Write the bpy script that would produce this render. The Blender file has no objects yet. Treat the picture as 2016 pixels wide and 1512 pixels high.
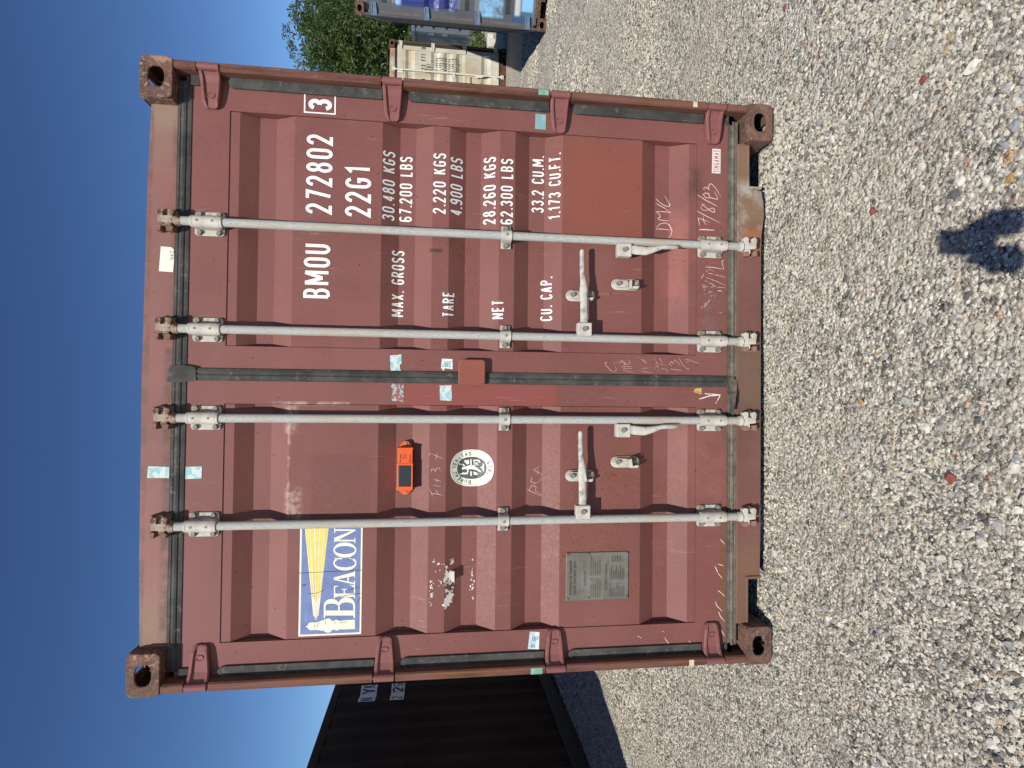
# Shipping container yard, photographed with the phone turned on its side (world up = picture left)
import bpy, bmesh, math, random
import numpy as np
from mathutils import Vector, Matrix, noise as mnoise
scene = bpy.context.scene
C = scene.collection
RAD = math.radians
random.seed(7)

# ---------------------------------------------------------------- camera, sky, sun, exposure
F_PX = 1139.62                       # focal length in pixels of the 2016 px wide photograph
CAM = Vector((-0.06729, -2.35234, 1.45387))
PITCH, ROLL, YAW = -0.130476, -0.0129046, -0.0186465
RM = Matrix.Rotation(YAW, 3, 'Z') @ Matrix.Rotation(PITCH, 3, 'X') @ Matrix.Rotation(ROLL, 3, 'Y')
right, fwd, up = RM.col[0].copy(), RM.col[1].copy(), RM.col[2].copy()
cd = bpy.data.cameras.new('camera')
cd.sensor_fit = 'HORIZONTAL'; cd.sensor_width = 36; cd.lens = F_PX / 2016 * 36
cd.clip_start = 0.003; cd.clip_end = 2000
cam = bpy.data.objects.new('camera', cd); C.objects.link(cam)
m = Matrix.Identity(4)
for i, v in enumerate((-up, right, -fwd)):
    for j in range(3): m[j][i] = v[j]
m.translation = CAM
cam.matrix_world = m
scene.camera = cam

SUN_EL, SUN_AZ = 43.5, 18.5          # light travels forward and to the right
S = Vector((math.sin(RAD(SUN_AZ)) * math.cos(RAD(SUN_EL)), math.cos(RAD(SUN_AZ)) * math.cos(RAD(SUN_EL)), -math.sin(RAD(SUN_EL))))
w = bpy.data.worlds.new('World'); scene.world = w; w.use_nodes = True
wt = w.node_tree
sky = wt.nodes.new('ShaderNodeTexSky'); sky.sky_type = 'NISHITA'; sky.sun_disc = False
sky.sun_elevation = RAD(SUN_EL); sky.sun_rotation = RAD(180 + SUN_AZ)
sky.altitude = 200; sky.air_density = 1.0; sky.dust_density = 0.05; sky.ozone_density = 3.4
bg = wt.nodes['Background']; bg.inputs['Strength'].default_value = 0.05
gm = wt.nodes.new('ShaderNodeGamma'); gm.inputs['Gamma'].default_value = 1.45    # the deep, clear blue of a contrasty exposure
wm = wt.nodes.new('ShaderNodeVectorMath'); wm.operation = 'SCALE'; wm.inputs['Scale'].default_value = 0.99
wt.links.new(sky.outputs[0], wm.inputs[0]); wt.links.new(wm.outputs[0], gm.inputs['Color']); wt.links.new(gm.outputs[0], bg.inputs['Color'])
sl = bpy.data.lights.new('sun', 'SUN'); sl.energy = 5.0; sl.angle = RAD(0.5); sl.color = (1, 0.955, 0.88)
so = bpy.data.objects.new('sun', sl); C.objects.link(so)
so.rotation_euler = S.to_track_quat('-Z', 'Y').to_euler(); so.location = (-4, -10, 12)
vs = scene.view_settings
vs.view_transform = 'Standard'; vs.look = 'None'; vs.exposure = 0.0; vs.gamma = 1; vs.use_curve_mapping = False
scene.cycles.max_bounces = 6; scene.cycles.diffuse_bounces = 1; scene.cycles.transparent_max_bounces = 4
scene.cycles.use_denoising = True

# ---------------------------------------------------------------- helpers
def ray(x, y): return RM @ Vector(((1512 - y - 756) / F_PX, 1, -(x - 1008) / F_PX))
def at(x, y, Y=0.06):
    "point of the plane Y seen at pixel x, y of the photograph"
    d = ray(x, y); return CAM + d * ((Y - CAM.y) / d.y)
def gnd(x, y, Z=0.0):
    d = ray(x, y); return CAM + d * ((Z - CAM.z) / d.z)

FOLD = [(2.28, .064), (2.243, .064), (2.177, .102), (2.112, .102), (2.033, .064), (1.685, .064), (1.615, .102), (1.549, .102),
        (1.478, .064), (1.409, .064), (1.339, .102), (1.275, .102), (1.198, .064), (1.133, .064), (1.067, .102), (.998, .102),
        (.927, .064), (.573, .064), (.501, .102), (.435, .102), (.359, .064), (.323, .064)]
def depth(x, z):
    "depth of the door skin"
    ax = abs(x)
    if ax < .115 or ax > 1.05 or z > 2.28 or z < .323: return .06
    for (z1, y1), (z0, y0) in zip(FOLD, FOLD[1:]):
        if z0 <= z <= z1: return y0 + (y1 - y0) * (z - z0) / (z1 - z0)
    return .06
def atd(x, y):
    Y = .06
    for k in range(6):
        p = at(x, y, Y); Y = Y * .4 + .6 * depth(p.x, p.z)
    return at(x, y, Y)

class MB:
    def __init__(s): s.v = []; s.f = []; s.m = []; s.sm = []; s.mi = 0
    def face(s, idx, smooth=False): s.f.append(tuple(idx)); s.m.append(s.mi); s.sm.append(smooth)
    def add(s, pts): n = len(s.v); s.v += [tuple(p) for p in pts]; return n
    def quad(s, a, b, c, d): n = s.add((a, b, c, d)); s.face((n, n + 1, n + 2, n + 3))
    def poly(s, pts): n = s.add(pts); s.face(range(n, n + len(pts)))
    def box(s, x0, x1, y0, y1, z0, z1):
        n = s.add([(x0, y0, z0), (x1, y0, z0), (x1, y1, z0), (x0, y1, z0), (x0, y0, z1), (x1, y0, z1), (x1, y1, z1), (x0, y1, z1)])
        for q in ((0, 3, 2, 1), (4, 5, 6, 7), (0, 1, 5, 4), (1, 2, 6, 5), (2, 3, 7, 6), (3, 0, 4, 7)): s.face([n + i for i in q])
        return s
    def loop_ext(s, a, b, caps=True, smooth=False):
        "two equal loops of points joined by quads"
        k = len(a); n = s.add(a); s.add(b)
        for i in range(k):
            j = (i + 1) % k; s.face((n + i, n + j, n + k + j, n + k + i), smooth)
        if caps:
            if smooth: p = s.add(a); q = s.add(b)      # caps of round things keep their own vertices, so that their sides shade evenly
            else: p, q = n, n + k
            s.face(range(p + k - 1, p - 1, -1)); s.face(range(q, q + k))
        return s
    def prism_xz(s, pts, y0, y1): return s.loop_ext([(x, y0, z) for x, z in pts], [(x, y1, z) for x, z in pts])
    def prism_yz(s, pts, x0, x1): return s.loop_ext([(x0, y, z) for y, z in pts], [(x1, y, z) for y, z in pts])
    def prism_xy(s, pts, z0, z1): return s.loop_ext([(x, y, z0) for x, y in pts], [(x, y, z1) for x, y in pts])
    def cyl(s, p0, p1, r, n=12, r1=None, caps=True, smooth=True, ph=0.0):
        p0 = Vector(p0); p1 = Vector(p1); r1 = r if r1 is None else r1
        q = (p1 - p0).to_track_quat('Z', 'Y'); a = q @ Vector((1, 0, 0)); b = q @ Vector((0, 1, 0))
        l0 = [p0 + (a * math.cos(t) + b * math.sin(t)) * r for t in [2 * math.pi * i / n + ph for i in range(n)]]
        l1 = [p1 + (a * math.cos(t) + b * math.sin(t)) * r1 for t in [2 * math.pi * i / n + ph for i in range(n)]]
        return s.loop_ext(l0, l1, caps, smooth)
    def tube(s, pts, rs, n=8, smooth=True):
        pts = [Vector(p) for p in pts]
        if not hasattr(rs, '__len__'): rs = [rs] * len(pts)
        base = None; prev = None
        for i, p in enumerate(pts):
            t = (pts[min(i + 1, len(pts) - 1)] - pts[max(i - 1, 0)]).normalized()
            if prev is None: a = t.orthogonal().normalized()
            else: a = (prev - t * prev.dot(t)).normalized()
            prev = a; b = t.cross(a)
            k = s.add([p + (a * math.cos(2 * math.pi * j / n) + b * math.sin(2 * math.pi * j / n)) * rs[i] for j in range(n)])
            if i == 0: s.face(range(k + n - 1, k - 1, -1))
            else:
                for j in range(n): s.face((k - n + j, k - n + (j + 1) % n, k + (j + 1) % n, k + j), smooth)
            if i == len(pts) - 1: s.face(range(k, k + n))
        return s
    def loft(s, secs, smooth=False, caps=True):
        k = len(secs[0]); n = s.add([p for q in secs for p in q])
        for i in range(len(secs) - 1):
            for j in range(k):
                j2 = (j + 1) % k
                s.face((n + i * k + j, n + i * k + j2, n + (i + 1) * k + j2, n + (i + 1) * k + j), smooth)
        if caps:
            p = s.add(secs[0]); q = s.add(secs[-1]); s.face(range(p + k - 1, p - 1, -1)); s.face(range(q, q + k))
        return s
    def mesh(s, name):
        me = bpy.data.meshes.new(name); me.from_pydata(s.v, [], s.f)
        me.polygons.foreach_set('material_index', s.m); me.polygons.foreach_set('use_smooth', s.sm)
        bm = bmesh.new(); bm.from_mesh(me); bmesh.ops.recalc_face_normals(bm, faces=bm.faces); bm.to_mesh(me); bm.free()
        me.update(); return me

def put(o, parent=None, label=None, cat=None, group=None, kind=None):
    C.objects.link(o)
    if parent is not None: o.parent = parent
    tag(o, label, cat, group, kind); return o
def tag(o, label=None, cat=None, group=None, kind=None):
    if label: o['label'] = label
    if cat: o['category'] = cat
    if group: o['group'] = group
    if kind: o['kind'] = kind
def obj(name, mb, mat, parent=None, bevel=0, label=None, seg=2, **kw):
    me = mb.mesh(name) if isinstance(mb, MB) else mb
    for mm in (mat if isinstance(mat, (list, tuple)) else [mat]): me.materials.append(mm)
    o = put(bpy.data.objects.new(name, me), parent, label, **kw)
    if bevel:
        b = o.modifiers.new('bevel', 'BEVEL'); b.width = bevel; b.segments = seg; b.limit_method = 'ANGLE'; b.angle_limit = RAD(40)
    return o
def empty(name, loc=(0, 0, 0), rz=0, **kw):
    o = bpy.data.objects.new(name, None); o.location = loc; o.rotation_euler = (0, 0, rz); o.empty_display_size = .2
    return put(o, **kw)
def arc(cx, cy, rx, ry, a0, a1, n=8):
    return [(cx + rx * math.cos(RAD(a0 + (a1 - a0) * i / n)), cy + ry * math.sin(RAD(a0 + (a1 - a0) * i / n))) for i in range(n + 1)]
def rrect(x0, x1, z0, z1, r, n=4):
    return (arc(x1 - r, z1 - r, r, r, 0, 90, n) + arc(x0 + r, z1 - r, r, r, 90, 180, n) + arc(x0 + r, z0 + r, r, r, 180, 270, n) + arc(x1 - r, z0 + r, r, r, 270, 360, n))

# ---------------------------------------------------------------- materials
class T:
    def __init__(s, name):
        s.mat = bpy.data.materials.new(name); s.mat.use_nodes = True; s.t = s.mat.node_tree
        s.b = s.t.nodes['Principled BSDF']; s.tc = s.t.nodes.new('ShaderNodeTexCoord'); s.co = s.tc.outputs['Object']
    def n(s, kind, props=None, **ins):
        nd = s.t.nodes.new(kind)
        for k, v in (props or {}).items(): setattr(nd, k, v)
        for k, v in ins.items(): s.set(nd.inputs[int(k[1:])] if k[0] == 'i' and k[1:].isdigit() else nd.inputs[k], v)
        return nd
    def set(s, sock, v):
        if isinstance(v, bpy.types.NodeSocket): s.t.links.new(v, sock)
        else: sock.default_value = (tuple(v) + (1,)) if isinstance(v, (tuple, list)) and len(v) == 3 and sock.type == 'RGBA' else v
    def map(s, sc=(1, 1, 1), loc=(0, 0, 0)):
        return s.n('ShaderNodeMapping', Vector=s.co, Scale=sc, Location=loc).outputs[0]
    def noise(s, scale, detail=3, rough=.55, sc=None, loc=(0, 0, 0), dist=0.0):
        return s.n('ShaderNodeTexNoise', Vector=s.map(sc or (1, 1, 1), loc), Scale=scale, Detail=detail, Roughness=rough, Distortion=dist).outputs[0]
    def vor(s, scale, out='Distance', sc=None, feature='F1', rnd=1.0):
        return s.n('ShaderNodeTexVoronoi', {'feature': feature}, Vector=s.map(sc or (1, 1, 1)), Scale=scale, Randomness=rnd).outputs[out]
    def ma(s, op, a, b=0.0, c=0.0): return s.n('ShaderNodeMath', {'operation': op}, i0=a, i1=b, i2=c).outputs[0]
    def step(s, v, a, b, lo=0.0, hi=1.0):
        nd = s.n('ShaderNodeMapRange', {'interpolation_type': 'SMOOTHSTEP'})
        for k, x in (('Value', v), ('From Min', a), ('From Max', b), ('To Min', lo), ('To Max', hi)): s.set(nd.inputs[k], x)
        return nd.outputs[0]
    def mix(s, f, a, b, mode='MIX'):
        nd = s.n('ShaderNodeMix', {'data_type': 'RGBA', 'blend_type': mode}); s.set(nd.inputs[0], f); s.set(nd.inputs[6], a); s.set(nd.inputs[7], b)
        return nd.outputs[2]
    def ramp(s, f, stops, interp='LINEAR'):
        nd = s.n('ShaderNodeValToRGB', i0=f); cr = nd.color_ramp; cr.interpolation = interp
        while len(cr.elements) < len(stops): cr.elements.new(.5)
        for e, (p, c) in zip(cr.elements, stops): e.position = p; e.color = tuple(c) + (1,)
        return nd.outputs[0]
    def xz(s):
        if not hasattr(s, '_xz'): s._xz = s.n('ShaderNodeSeparateXYZ', Vector=s.co).outputs
        return s._xz
    def boxmask(s, x0, x1, z0, z1, e=.01):
        X, Z = s.xz()[0], s.xz()[2]
        a = s.ma('MULTIPLY', s.step(X, x0 - e, x0 + e), s.step(X, x1 - e, x1 + e, 1, 0))
        b = s.ma('MULTIPLY', s.step(Z, z0 - e, z0 + e), s.step(Z, z1 - e, z1 + e, 1, 0))
        return s.ma('MULTIPLY', a, b)
    def out(s, col, rough=.6, bump=None, bs=.3, bd=.002, metal=0.0, spec=.28):
        s.set(s.b.inputs['Base Color'], col); s.set(s.b.inputs['Roughness'], rough); s.set(s.b.inputs['Metallic'], metal)
        s.set(s.b.inputs['Specular IOR Level'], spec)
        if bump is not None:
            bn = s.n('ShaderNodeBump', Strength=bs, Distance=bd, Height=bump); s.set(s.b.inputs['Normal'], bn.outputs[0])
        return s.mat
def mul(c, k): return tuple(min(1, x * k) for x in c)

RUST = (.19, .082, .035)
def paint(name, base, rust=.0, rustcol=RUST, dirt=0.0, dirtcol=(.2, .15, .1), patches=(), specks=(), var=.12, rough=.55, fade=None, scuff=0.0, spec=.28, chips=0.0):
    t = T(name)
    big = t.noise(1.7, 5, .6); fine = t.noise(80, 4, .7)
    col = t.mix(t.step(big, .3, .7), mul(base, 1 - var), mul(base, 1 + var))
    col = t.mix(t.step(fine, .25, .75), t.mix(.045, col, (.02, .01, .01)), t.mix(.015, col, (1, .9, .85)))
    if fade: col = t.mix(t.step(t.noise(2.6, 6, .65, loc=(3, 1, 7)), .42, .72), col, fade)
    for p in patches:
        x0, x1, z0, z1, c, e, k = p[:7]
        msk = t.boxmask(x0, x1, z0, z1, e)
        if len(p) > 7: msk = t.ma('MULTIPLY', msk, t.step(t.noise(p[7], 6, .7, loc=(x0, 2, z0)), .38, .62))
        col = t.mix(t.ma('MULTIPLY', msk, k), col, c)
    if dirt:
        st = t.noise(1.0, 6, .65, sc=(9, 9, .8)); col = t.mix(t.ma('MULTIPLY', t.step(st, .48, .75), dirt), col, dirtcol)
    if scuff:
        sc = t.noise(1.0, 5, .7, sc=(70, 5, 6), loc=(4, 4, 4), dist=.6)
        col = t.mix(t.ma('MULTIPLY', t.ma('MULTIPLY', t.step(sc, .60, .72), t.step(t.noise(3.3, 3, .5, loc=(9, 3, 1)), .48, .65)), scuff), col, (.5, .33, .27))
    if rust:
        r = t.noise(13, 9, .72, loc=(1, 5, 2)); col = t.mix(t.step(r, .72 - rust * .35, .76 - rust * .3), col, t.mix(t.noise(40, 4, .6), mul(rustcol, .55), mul(rustcol, 1.5)))
    if chips:
        vn = t.n('ShaderNodeTexVoronoi', {'voronoi_dimensions': '2D'}, Vector=t.n('ShaderNodeCombineXYZ', X=t.xz()[0], Y=t.xz()[2]).outputs[0], Scale=13.0); cell = t.n('ShaderNodeSeparateColor', Color=vn.outputs['Color']).outputs
        dd = t.ma('ADD', vn.outputs['Distance'], t.ma('MULTIPLY', t.noise(60, 3, .6), .06))
        dot = t.ma('MULTIPLY', t.step(dd, .080, .066), t.step(cell[0], 1 - chips, 1.02 - chips))
        rim = t.ma('MULTIPLY', t.step(dd, .12, .08), t.step(cell[0], 1 - chips, 1.02 - chips))
        col = t.mix(t.ma('MULTIPLY', rim, .35), col, mul(base, 1.5)); col = t.mix(t.ma('MULTIPLY', dot, .85), col, (.05, .020, .016))
    for x0, x1, z0, z1, k in specks:
        msk = t.ma('MULTIPLY', t.boxmask(x0, x1, z0, z1, .09), t.step(t.noise(7, 4, .6), .35, .62))
        sp = t.step(t.noise(130, 4, .72, loc=(x0, 1, z0)), .62 - .08 * k, .68 - .08 * k)
        col = t.mix(t.ma('MULTIPLY', msk, sp), col, t.mix(t.noise(30), (.085, .030, .018), (.22, .075, .028)))
    return t.out(col, t.step(fine, .2, .8, rough - .08, rough + .12), t.ma('ADD', t.noise(90, 3, .6), t.ma('MULTIPLY', t.noise(5, 2), 2.0)), .12, .0012, 0.0, spec)
def plain(name, c, var=.15, scale=12, rough=.6, c2=None, k2=(.5, .7), bump=.2, metal=0.0, stretch=None, bd=.001, spec=.28):
    t = T(name); n = t.noise(scale, 6, .65, sc=stretch)
    col = t.mix(t.step(n, .28, .72), mul(c, 1 - var), mul(c, 1 + var))
    if c2: col = t.mix(t.step(t.noise(scale * .8, 8, .7, sc=stretch, loc=(7, 3, 5)), *k2), col, c2)
    return t.out(col, rough, t.noise(scale * 4, 4, .6), bump, bd, metal, spec)
def rusty(name, cols, scale=20, rough=.85):
    t = T(name); a = t.noise(scale, 8, .7); b = t.noise(scale * 2.2, 6, .7, loc=(3, 8, 1))
    col = t.mix(t.step(a, .36, .6), cols[0], cols[1])
    if len(cols) > 2: col = t.mix(t.step(b, .53, .6), col, cols[2])
    return t.out(col, rough, t.ma('ADD', a, b), .8, .003)
# ---------------------------------------------------------------- painted lettering: a narrow stroke alphabet
A_ = arc
def glyphs():
    top = lambda a0, a1: A_(.5, .77, .5, .23, a0, a1, 9)
    bot = lambda a0, a1: A_(.5, .24, .5, .24, a0, a1, 9)
    O = [(top(0, 180) + bot(180, 360), 1)]
    g = {'0': (1, O), 'O': (1, O),
    '1': (.62, [([(0, .8), (.8, 1), (.8, 0)], 0)]),
    '2': (1, [(A_(.5, .75, .5, .25, 175, -35, 10) + [(0, 0), (1, 0)], 0)]),
    '3': (1, [(A_(.47, .77, .5, .23, 165, -88, 10), 0), (A_(.47, .27, .53, .27, 88, -165, 10), 0)]),
    '4': (1, [([(.75, 0), (.75, 1)], 0), ([(.72, 1), (.04, .30)], 0), ([(-.05, .27), (1.08, .27)], 0)]),
    '6': (1, [(top(25, 180) + [(0, .27)], 0), (A_(.5, .27, .5, .27, 0, 360, 16)[:-1], 1)]),
    '9': (1, [(bot(205, 360) + [(1, .73)], 0), (A_(.5, .73, .5, .27, 0, 360, 16)[:-1], 1)]),
    '7': (1, [([(0, 1), (1, 1), (.35, 0)], 0)]),
    '8': (1, [(A_(.5, .77, .43, .23, 0, 360, 16)[:-1], 1), (A_(.5, .27, .5, .27, 0, 360, 16)[:-1], 1)]),
    'B': (1, [([(0, 0), (0, 1), (.5, 1)] + A_(.5, .77, .44, .23, 90, -90, 8) + [(.02, .54)], 0), ([(.5, .53)] + A_(.5, .265, .5, .265, 90, -90, 8) + [(0, 0)], 0)]),
    'M': (1.6, [([(0, 0), (0, 1)], 0), ([(1, 0), (1, 1)], 0), ([(.04, 1), (.5, .25)], 0), ([(.96, 1), (.5, .25)], 0)]),
    'U': (1, [([(0, 1)] + A_(.5, .25, .5, .25, 180, 360, 9) + [(1, 1)], 0)]),
    'G': (1, [(top(15, 180) + bot(180, 360) + [(1, .47), (.5, .47)], 0)]),
    'C': (1, [(top(10, 180) + bot(180, 350), 0)]),
    'K': (1, [([(0, 0), (0, 1)], 0), ([(1, 1), (0, .38)], 0), ([(.36, .6), (1, 0)], 0)]),
    'S': (1, [(A_(.5, .76, .5, .24, 15, 255, 11) + A_(.5, .26, .5, .26, 75, -165, 11), 0)]),
    'L': (.9, [([(0, 1), (0, 0), (1, 0)], 0)]),
    'A': (1.1, [([(0, 0), (.46, 1)], 0), ([(1, 0), (.54, 1)], 0), ([(.2, .3), (.8, .3)], 0)]),
    'X': (1.1, [([(0, 0), (1, 1)], 0), ([(0, 1), (1, 0)], 0)]),
    'R': (1, [([(0, 0), (0, 1), (.5, 1)] + A_(.5, .76, .48, .24, 90, -90, 8) + [(.02, .52)], 0), ([(.5, .5), (1, 0)], 0)]),
    'P': (1, [([(0, 0), (0, 1), (.5, 1)] + A_(.5, .74, .48, .26, 90, -90, 8) + [(.02, .48)], 0)]),
    'T': (1, [([(0, 1), (1, 1)], 0), ([(.5, .98), (.5, 0)], 0)]),
    'E': (.9, [([(1, 1), (0, 1), (0, 0), (1, 0)], 0), ([(0, .52), (.85, .52)], 0)]),
    'F': (.9, [([(1, 1), (0, 1), (0, 0)], 0), ([(0, .5), (.85, .5)], 0)]),
    'N': (1.25, [([(0, 0), (0, 1)], 0), ([(1, 0), (1, 1)], 0), ([(.03, 1), (.97, 0)], 0)]),
    'D': (1, [([(0, 0), (0, 1), (.4, 1)] + A_(.4, .5, .6, .5, 90, -90, 10) + [(0, 0)], 0)]),
    'Y': (1.1, [([(0, 1), (.5, .48), (1, 1)], 0), ([(.5, .5), (.5, 0)], 0)]),
    'V': (1.1, [([(0, 1), (.5, 0), (1, 1)], 0)]),
    'I': (0, [([(0, 0), (0, 1)], 0)]),
    '.': (0, [([(0, -.05), (0, .08)], 0)]),
    ',': (0, [([(0, .06), (-.5, -.14)], 0)]),
    '/': (1, [([(0, 0), (1, 1)], 0)])}
    return g
GL = glyphs()
def ribbon(mb, pts, w, closed=False, lay=0.0, taper=None):
    "flat stroke of width w along points (x, z); the third coordinate is lay"
    P = [Vector((p[0], p[1])) for p in pts]; q = []
    for p in P:
        if not q or (p - q[-1]).length > 1e-5: q.append(p)
    P = q
    if closed and (P[0] - P[-1]).length < 1e-5: P.pop()
    n = len(P); L = []; Rr = []
    for i in range(n):
        a = P[i - 1] if (i or closed) else None; b = P[(i + 1) % n] if (i < n - 1 or closed) else None
        d0 = (P[i] - a).normalized() if a is not None else None; d1 = (b - P[i]).normalized() if b is not None else None
        d0 = d0 or d1; d1 = d1 or d0
        n0 = Vector((-d0.y, d0.x)); n1 = Vector((-d1.y, d1.x)); mm = n0 + n1
        if mm.length < .3: mm = n0
        mm.normalize(); k = min(1 / max(mm.dot(n0), .2), 1.9)
        ww = w / 2 * (taper(i / max(n - 1, 1)) if taper else 1)
        L.append(P[i] + mm * ww * k); Rr.append(P[i] - mm * ww * k)
    k = mb.add([(p.x, lay - 8e-6 * i, p.y) for i, p in enumerate(L)] + [(p.x, lay - 8e-6 * i, p.y) for i, p in enumerate(Rr)])
    for i in range(n if closed else n - 1):
        j = (i + 1) % n; mb.face((k + i, k + j, k + n + j, k + n + i))
def text_mb(s, x0, x1, z0, z1, sw=.14, gap=.2, asp=.45, split=None):
    "letters filling the box x0..x1, z0..z1; sw = stroke over height"
    h = z1 - z0; pos = 0; lay = []
    for ch in s:
        if ch == ' ': pos += asp * .95; continue
        wf, st = GL[ch]; wd = (asp - sw) * wf + sw; lay.append((pos, wd, wf, st)); pos += wd + (gap if wf else gap * .8) * .8
    tot = pos - gap * .8; kx = (x1 - x0) / (tot * h); mb = MB(); i = 0
    words = [mb]
    for n_, (p, wd, wf, st) in enumerate(lay):
        if split and n_ in split: mb = MB(); words.append(mb)
        for pts, cl in st:
            span = (wd - sw) if wf else sw
            ribbon(mb, [(x0 + (p + sw / 2 + a * span) * h * kx, z0 + (sw / 2 + b * (1 - sw)) * h) for a, b in pts], sw * h * (.5 + .5 * kx), cl, -.00012 * (i % 4)); i += 1
    return words if split else mb
def conform(me, off=.0016, folds=True, fn=None):
    "cut a flat xz mesh at the panel folds and lay it on the door skin"
    bm = bmesh.new(); bm.from_mesh(me)
    if folds:
        for z, _ in FOLD:
            bmesh.ops.bisect_plane(bm, geom=bm.verts[:] + bm.edges[:] + bm.faces[:], plane_co=(0, 0, z), plane_no=(0, 0, 1))
    for v in bm.verts: v.co.y += (fn or depth)(v.co.x, v.co.z) - off
    for f in bm.faces:
        f.normal_update()
        if f.normal.y > 0: f.normal_flip()
    bm.to_mesh(me); bm.free(); return me
def sheet(pts, n=0):
    mb = MB(); mb.poly([(p[0], 0, p[1]) for p in pts]); return mb
def lettering(name, mb, mat, parent, off=.0016, **kw): return obj(name, conform(mb.mesh(name), off), mat, parent, **kw)
# ---------------------------------------------------------------- shipping container builder (local frame: door face on y = 0, container runs to +y)
LEN, HW, HT = 6.058, 1.219, 2.591
RODX = (.592, .175, -.170, -.586)
HINGEZ = (2.347, 1.645, .950, .256)
def plate_hole(mb, o, u, v, nrm, w, h, t, rx, ry, rc=(0, 0, 0, 0), n=32):
    "plate spanned by u (w) and v (h) from corner o, thickness t against nrm, oval hole in the middle; rc = corner radii"
    o, u, v, nrm = Vector(o), Vector(u), Vector(v), Vector(nrm); cx, cy = w / 2, h / 2
    outer = []; inner = []
    for i in range(n):
        a = 2 * math.pi * (i + .5) / n; c, s = math.cos(a), math.sin(a)
        k = min(cx / abs(c) if abs(c) > 1e-6 else 9, cy / abs(s) if abs(s) > 1e-6 else 9)
        x, y = cx + c * k, cy + s * k
        ci = (1 if x > cx else 0) + (2 if y > cy else 0); r = rc[ci]
        if r:
            qx = w - r if x > cx else r; qy = h - r if y > cy else r
            if (x - qx) * (1 if x > cx else -1) > 0 and (y - qy) * (1 if y > cy else -1) > 0:
                dx, dy = c, s; ex, ey = cx - qx, cy - qy; bq = dx * ex + dy * ey; cq = ex * ex + ey * ey - r * r
                k = -bq + math.sqrt(max(bq * bq - cq, 0)); x, y = cx + c * k, cy + s * k
        outer.append((x, y)); e = 2.6
        kk = (abs(c / rx) ** e + abs(s / ry) ** e) ** (-1 / e); inner.append((cx + c * kk, cy + s * kk))
    P = lambda q, d: o + u * q[0] + v * q[1] - nrm * d
    k = mb.add([P(q, 0) for q in outer] + [P(q, 0) for q in inner] + [P(q, t) for q in inner] + [P(q, t) for q in outer])
    for i in range(n):
        j = (i + 1) % n
        for b in range(4):
            c2 = (b + 1) % 4; mb.face((k + b * n + i, k + b * n + j, k + c2 * n + j, k + c2 * n + i))
def casting_mb(sx, top, end):
    "corner casting; sx = side (+1 / -1), end = 0 door end, 1 front end"
    mb = MB(); w, d, h, t = .162, .178, .118, .012; r = .022
    x0 = HW - w if sx > 0 else -HW; z0 = HT - h if top else 0; y0 = 0 if end == 0 else LEN - d
    xo = HW if sx > 0 else -HW; yf = 0 if end == 0 else LEN; ny = -1 if end == 0 else 1
    ci = (1 if sx > 0 else 0) + (2 if top else 0); rc = [0] * 4; rc[ci] = r
    plate_hole(mb, (x0, yf, z0), (1, 0, 0), (0, 0, 1), (0, ny, 0), w, h, t, .041, .029, rc)
    plate_hole(mb, (xo, y0 + t, z0 + (0 if top else r)), (0, 1, 0), (0, 0, 1), (sx, 0, 0), d - 2 * t, h - r, t, .040, .027)
    plate_hole(mb, (x0 + (0 if sx > 0 else r), y0 + t, HT if top else 0), (1, 0, 0), (0, 1, 0), (0, 0, 1 if top else -1), w - r, d - 2 * t, t, .031, .062)
    cx = xo - sx * r; cz = (HT - r) if top else r; a0 = (0 if sx > 0 else 90) if top else (270 if sx > 0 else 180)
    ring = arc(cx, cz, r, r, a0, a0 + 90, 5) + [(cx, cz)]
    mb.prism_xz(ring, y0 + t, y0 + d - t)
    if sx > 0: mb.box(x0, x0 + t, y0 + t, y0 + d - t, z0, z0 + h)
    else: mb.box(x0 + w - t, x0 + w, y0 + t, y0 + d - t, z0, z0 + h)
    ze = z0 if top else z0 + h - t
    mb.box(x0 + (t if sx > 0 else r), x0 + w - (r if sx > 0 else t), y0 + t, y0 + d - t, ze + .0005, ze + t)
    mb.box(x0, x0 + w, (y0 + d - t) if end == 0 else y0, (y0 + d) if end == 0 else y0 + t, z0, z0 + h)
    return mb
def side_profile(y0, y1, pitch=.285):
    pts = []; n = int(round((y1 - y0) / pitch)); p = (y1 - y0) / n
    for k in range(n):
        a = y0 + k * p
        pts += [(a, 0), (a + p * .125, 0), (a + p * .37, 1), (a + p * .63, 1), (a + p * .875, 0)]
    return pts + [(y1, 0)]
def corrugated(mb, pts, z0, z1, x, sx, dp=.036):
    k = mb.add([(x - sx * dp * q, y, z0) for y, q in pts] + [(x - sx * dp * q, y, z1) for y, q in pts]); n = len(pts)
    for i in range(n - 1): mb.face((k + i, k + i + 1, k + n + i + 1, k + n + i))
def hinge_mb(sx):
    mb = MB(); secs = []
    for x, y, h in ((1.050, .050, .018), (1.056, .046, .026), (1.075, .043, .031), (1.11, .041, .035), (1.15, .039, .038), (1.172, .030, .039), (1.188, .016, .040), (1.196, .006, .040)):
        prof = [(-h, .013), (-h, -.005), (-h + .004, -.009), (-h + .012, -.009), (-h + .016, 0), (h - .016, 0), (h - .012, -.009), (h - .004, -.009), (h, -.005), (h, .013)]
        if x < 1.06: prof = [(a, max(b, -.004)) for a, b in prof]
        secs.append([(sx * x, y + b, a) for a, b in prof])
    mb.loft(secs)
    ring = [(sx * 1.098 + .010 * math.cos(a), .0405, .015 * math.sin(a)) for a in [i * math.pi / 6 for i in range(13)]]
    mb.tube(ring, .0022, 5)
    mb.cyl((sx * 1.1955, .012, -.039), (sx * 1.1955, .012, .039), .0155, 14)
    mb.cyl((sx * 1.1955, .012, -.047), (sx * 1.1955, .012, .047), .007, 8)
    return mb
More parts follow.
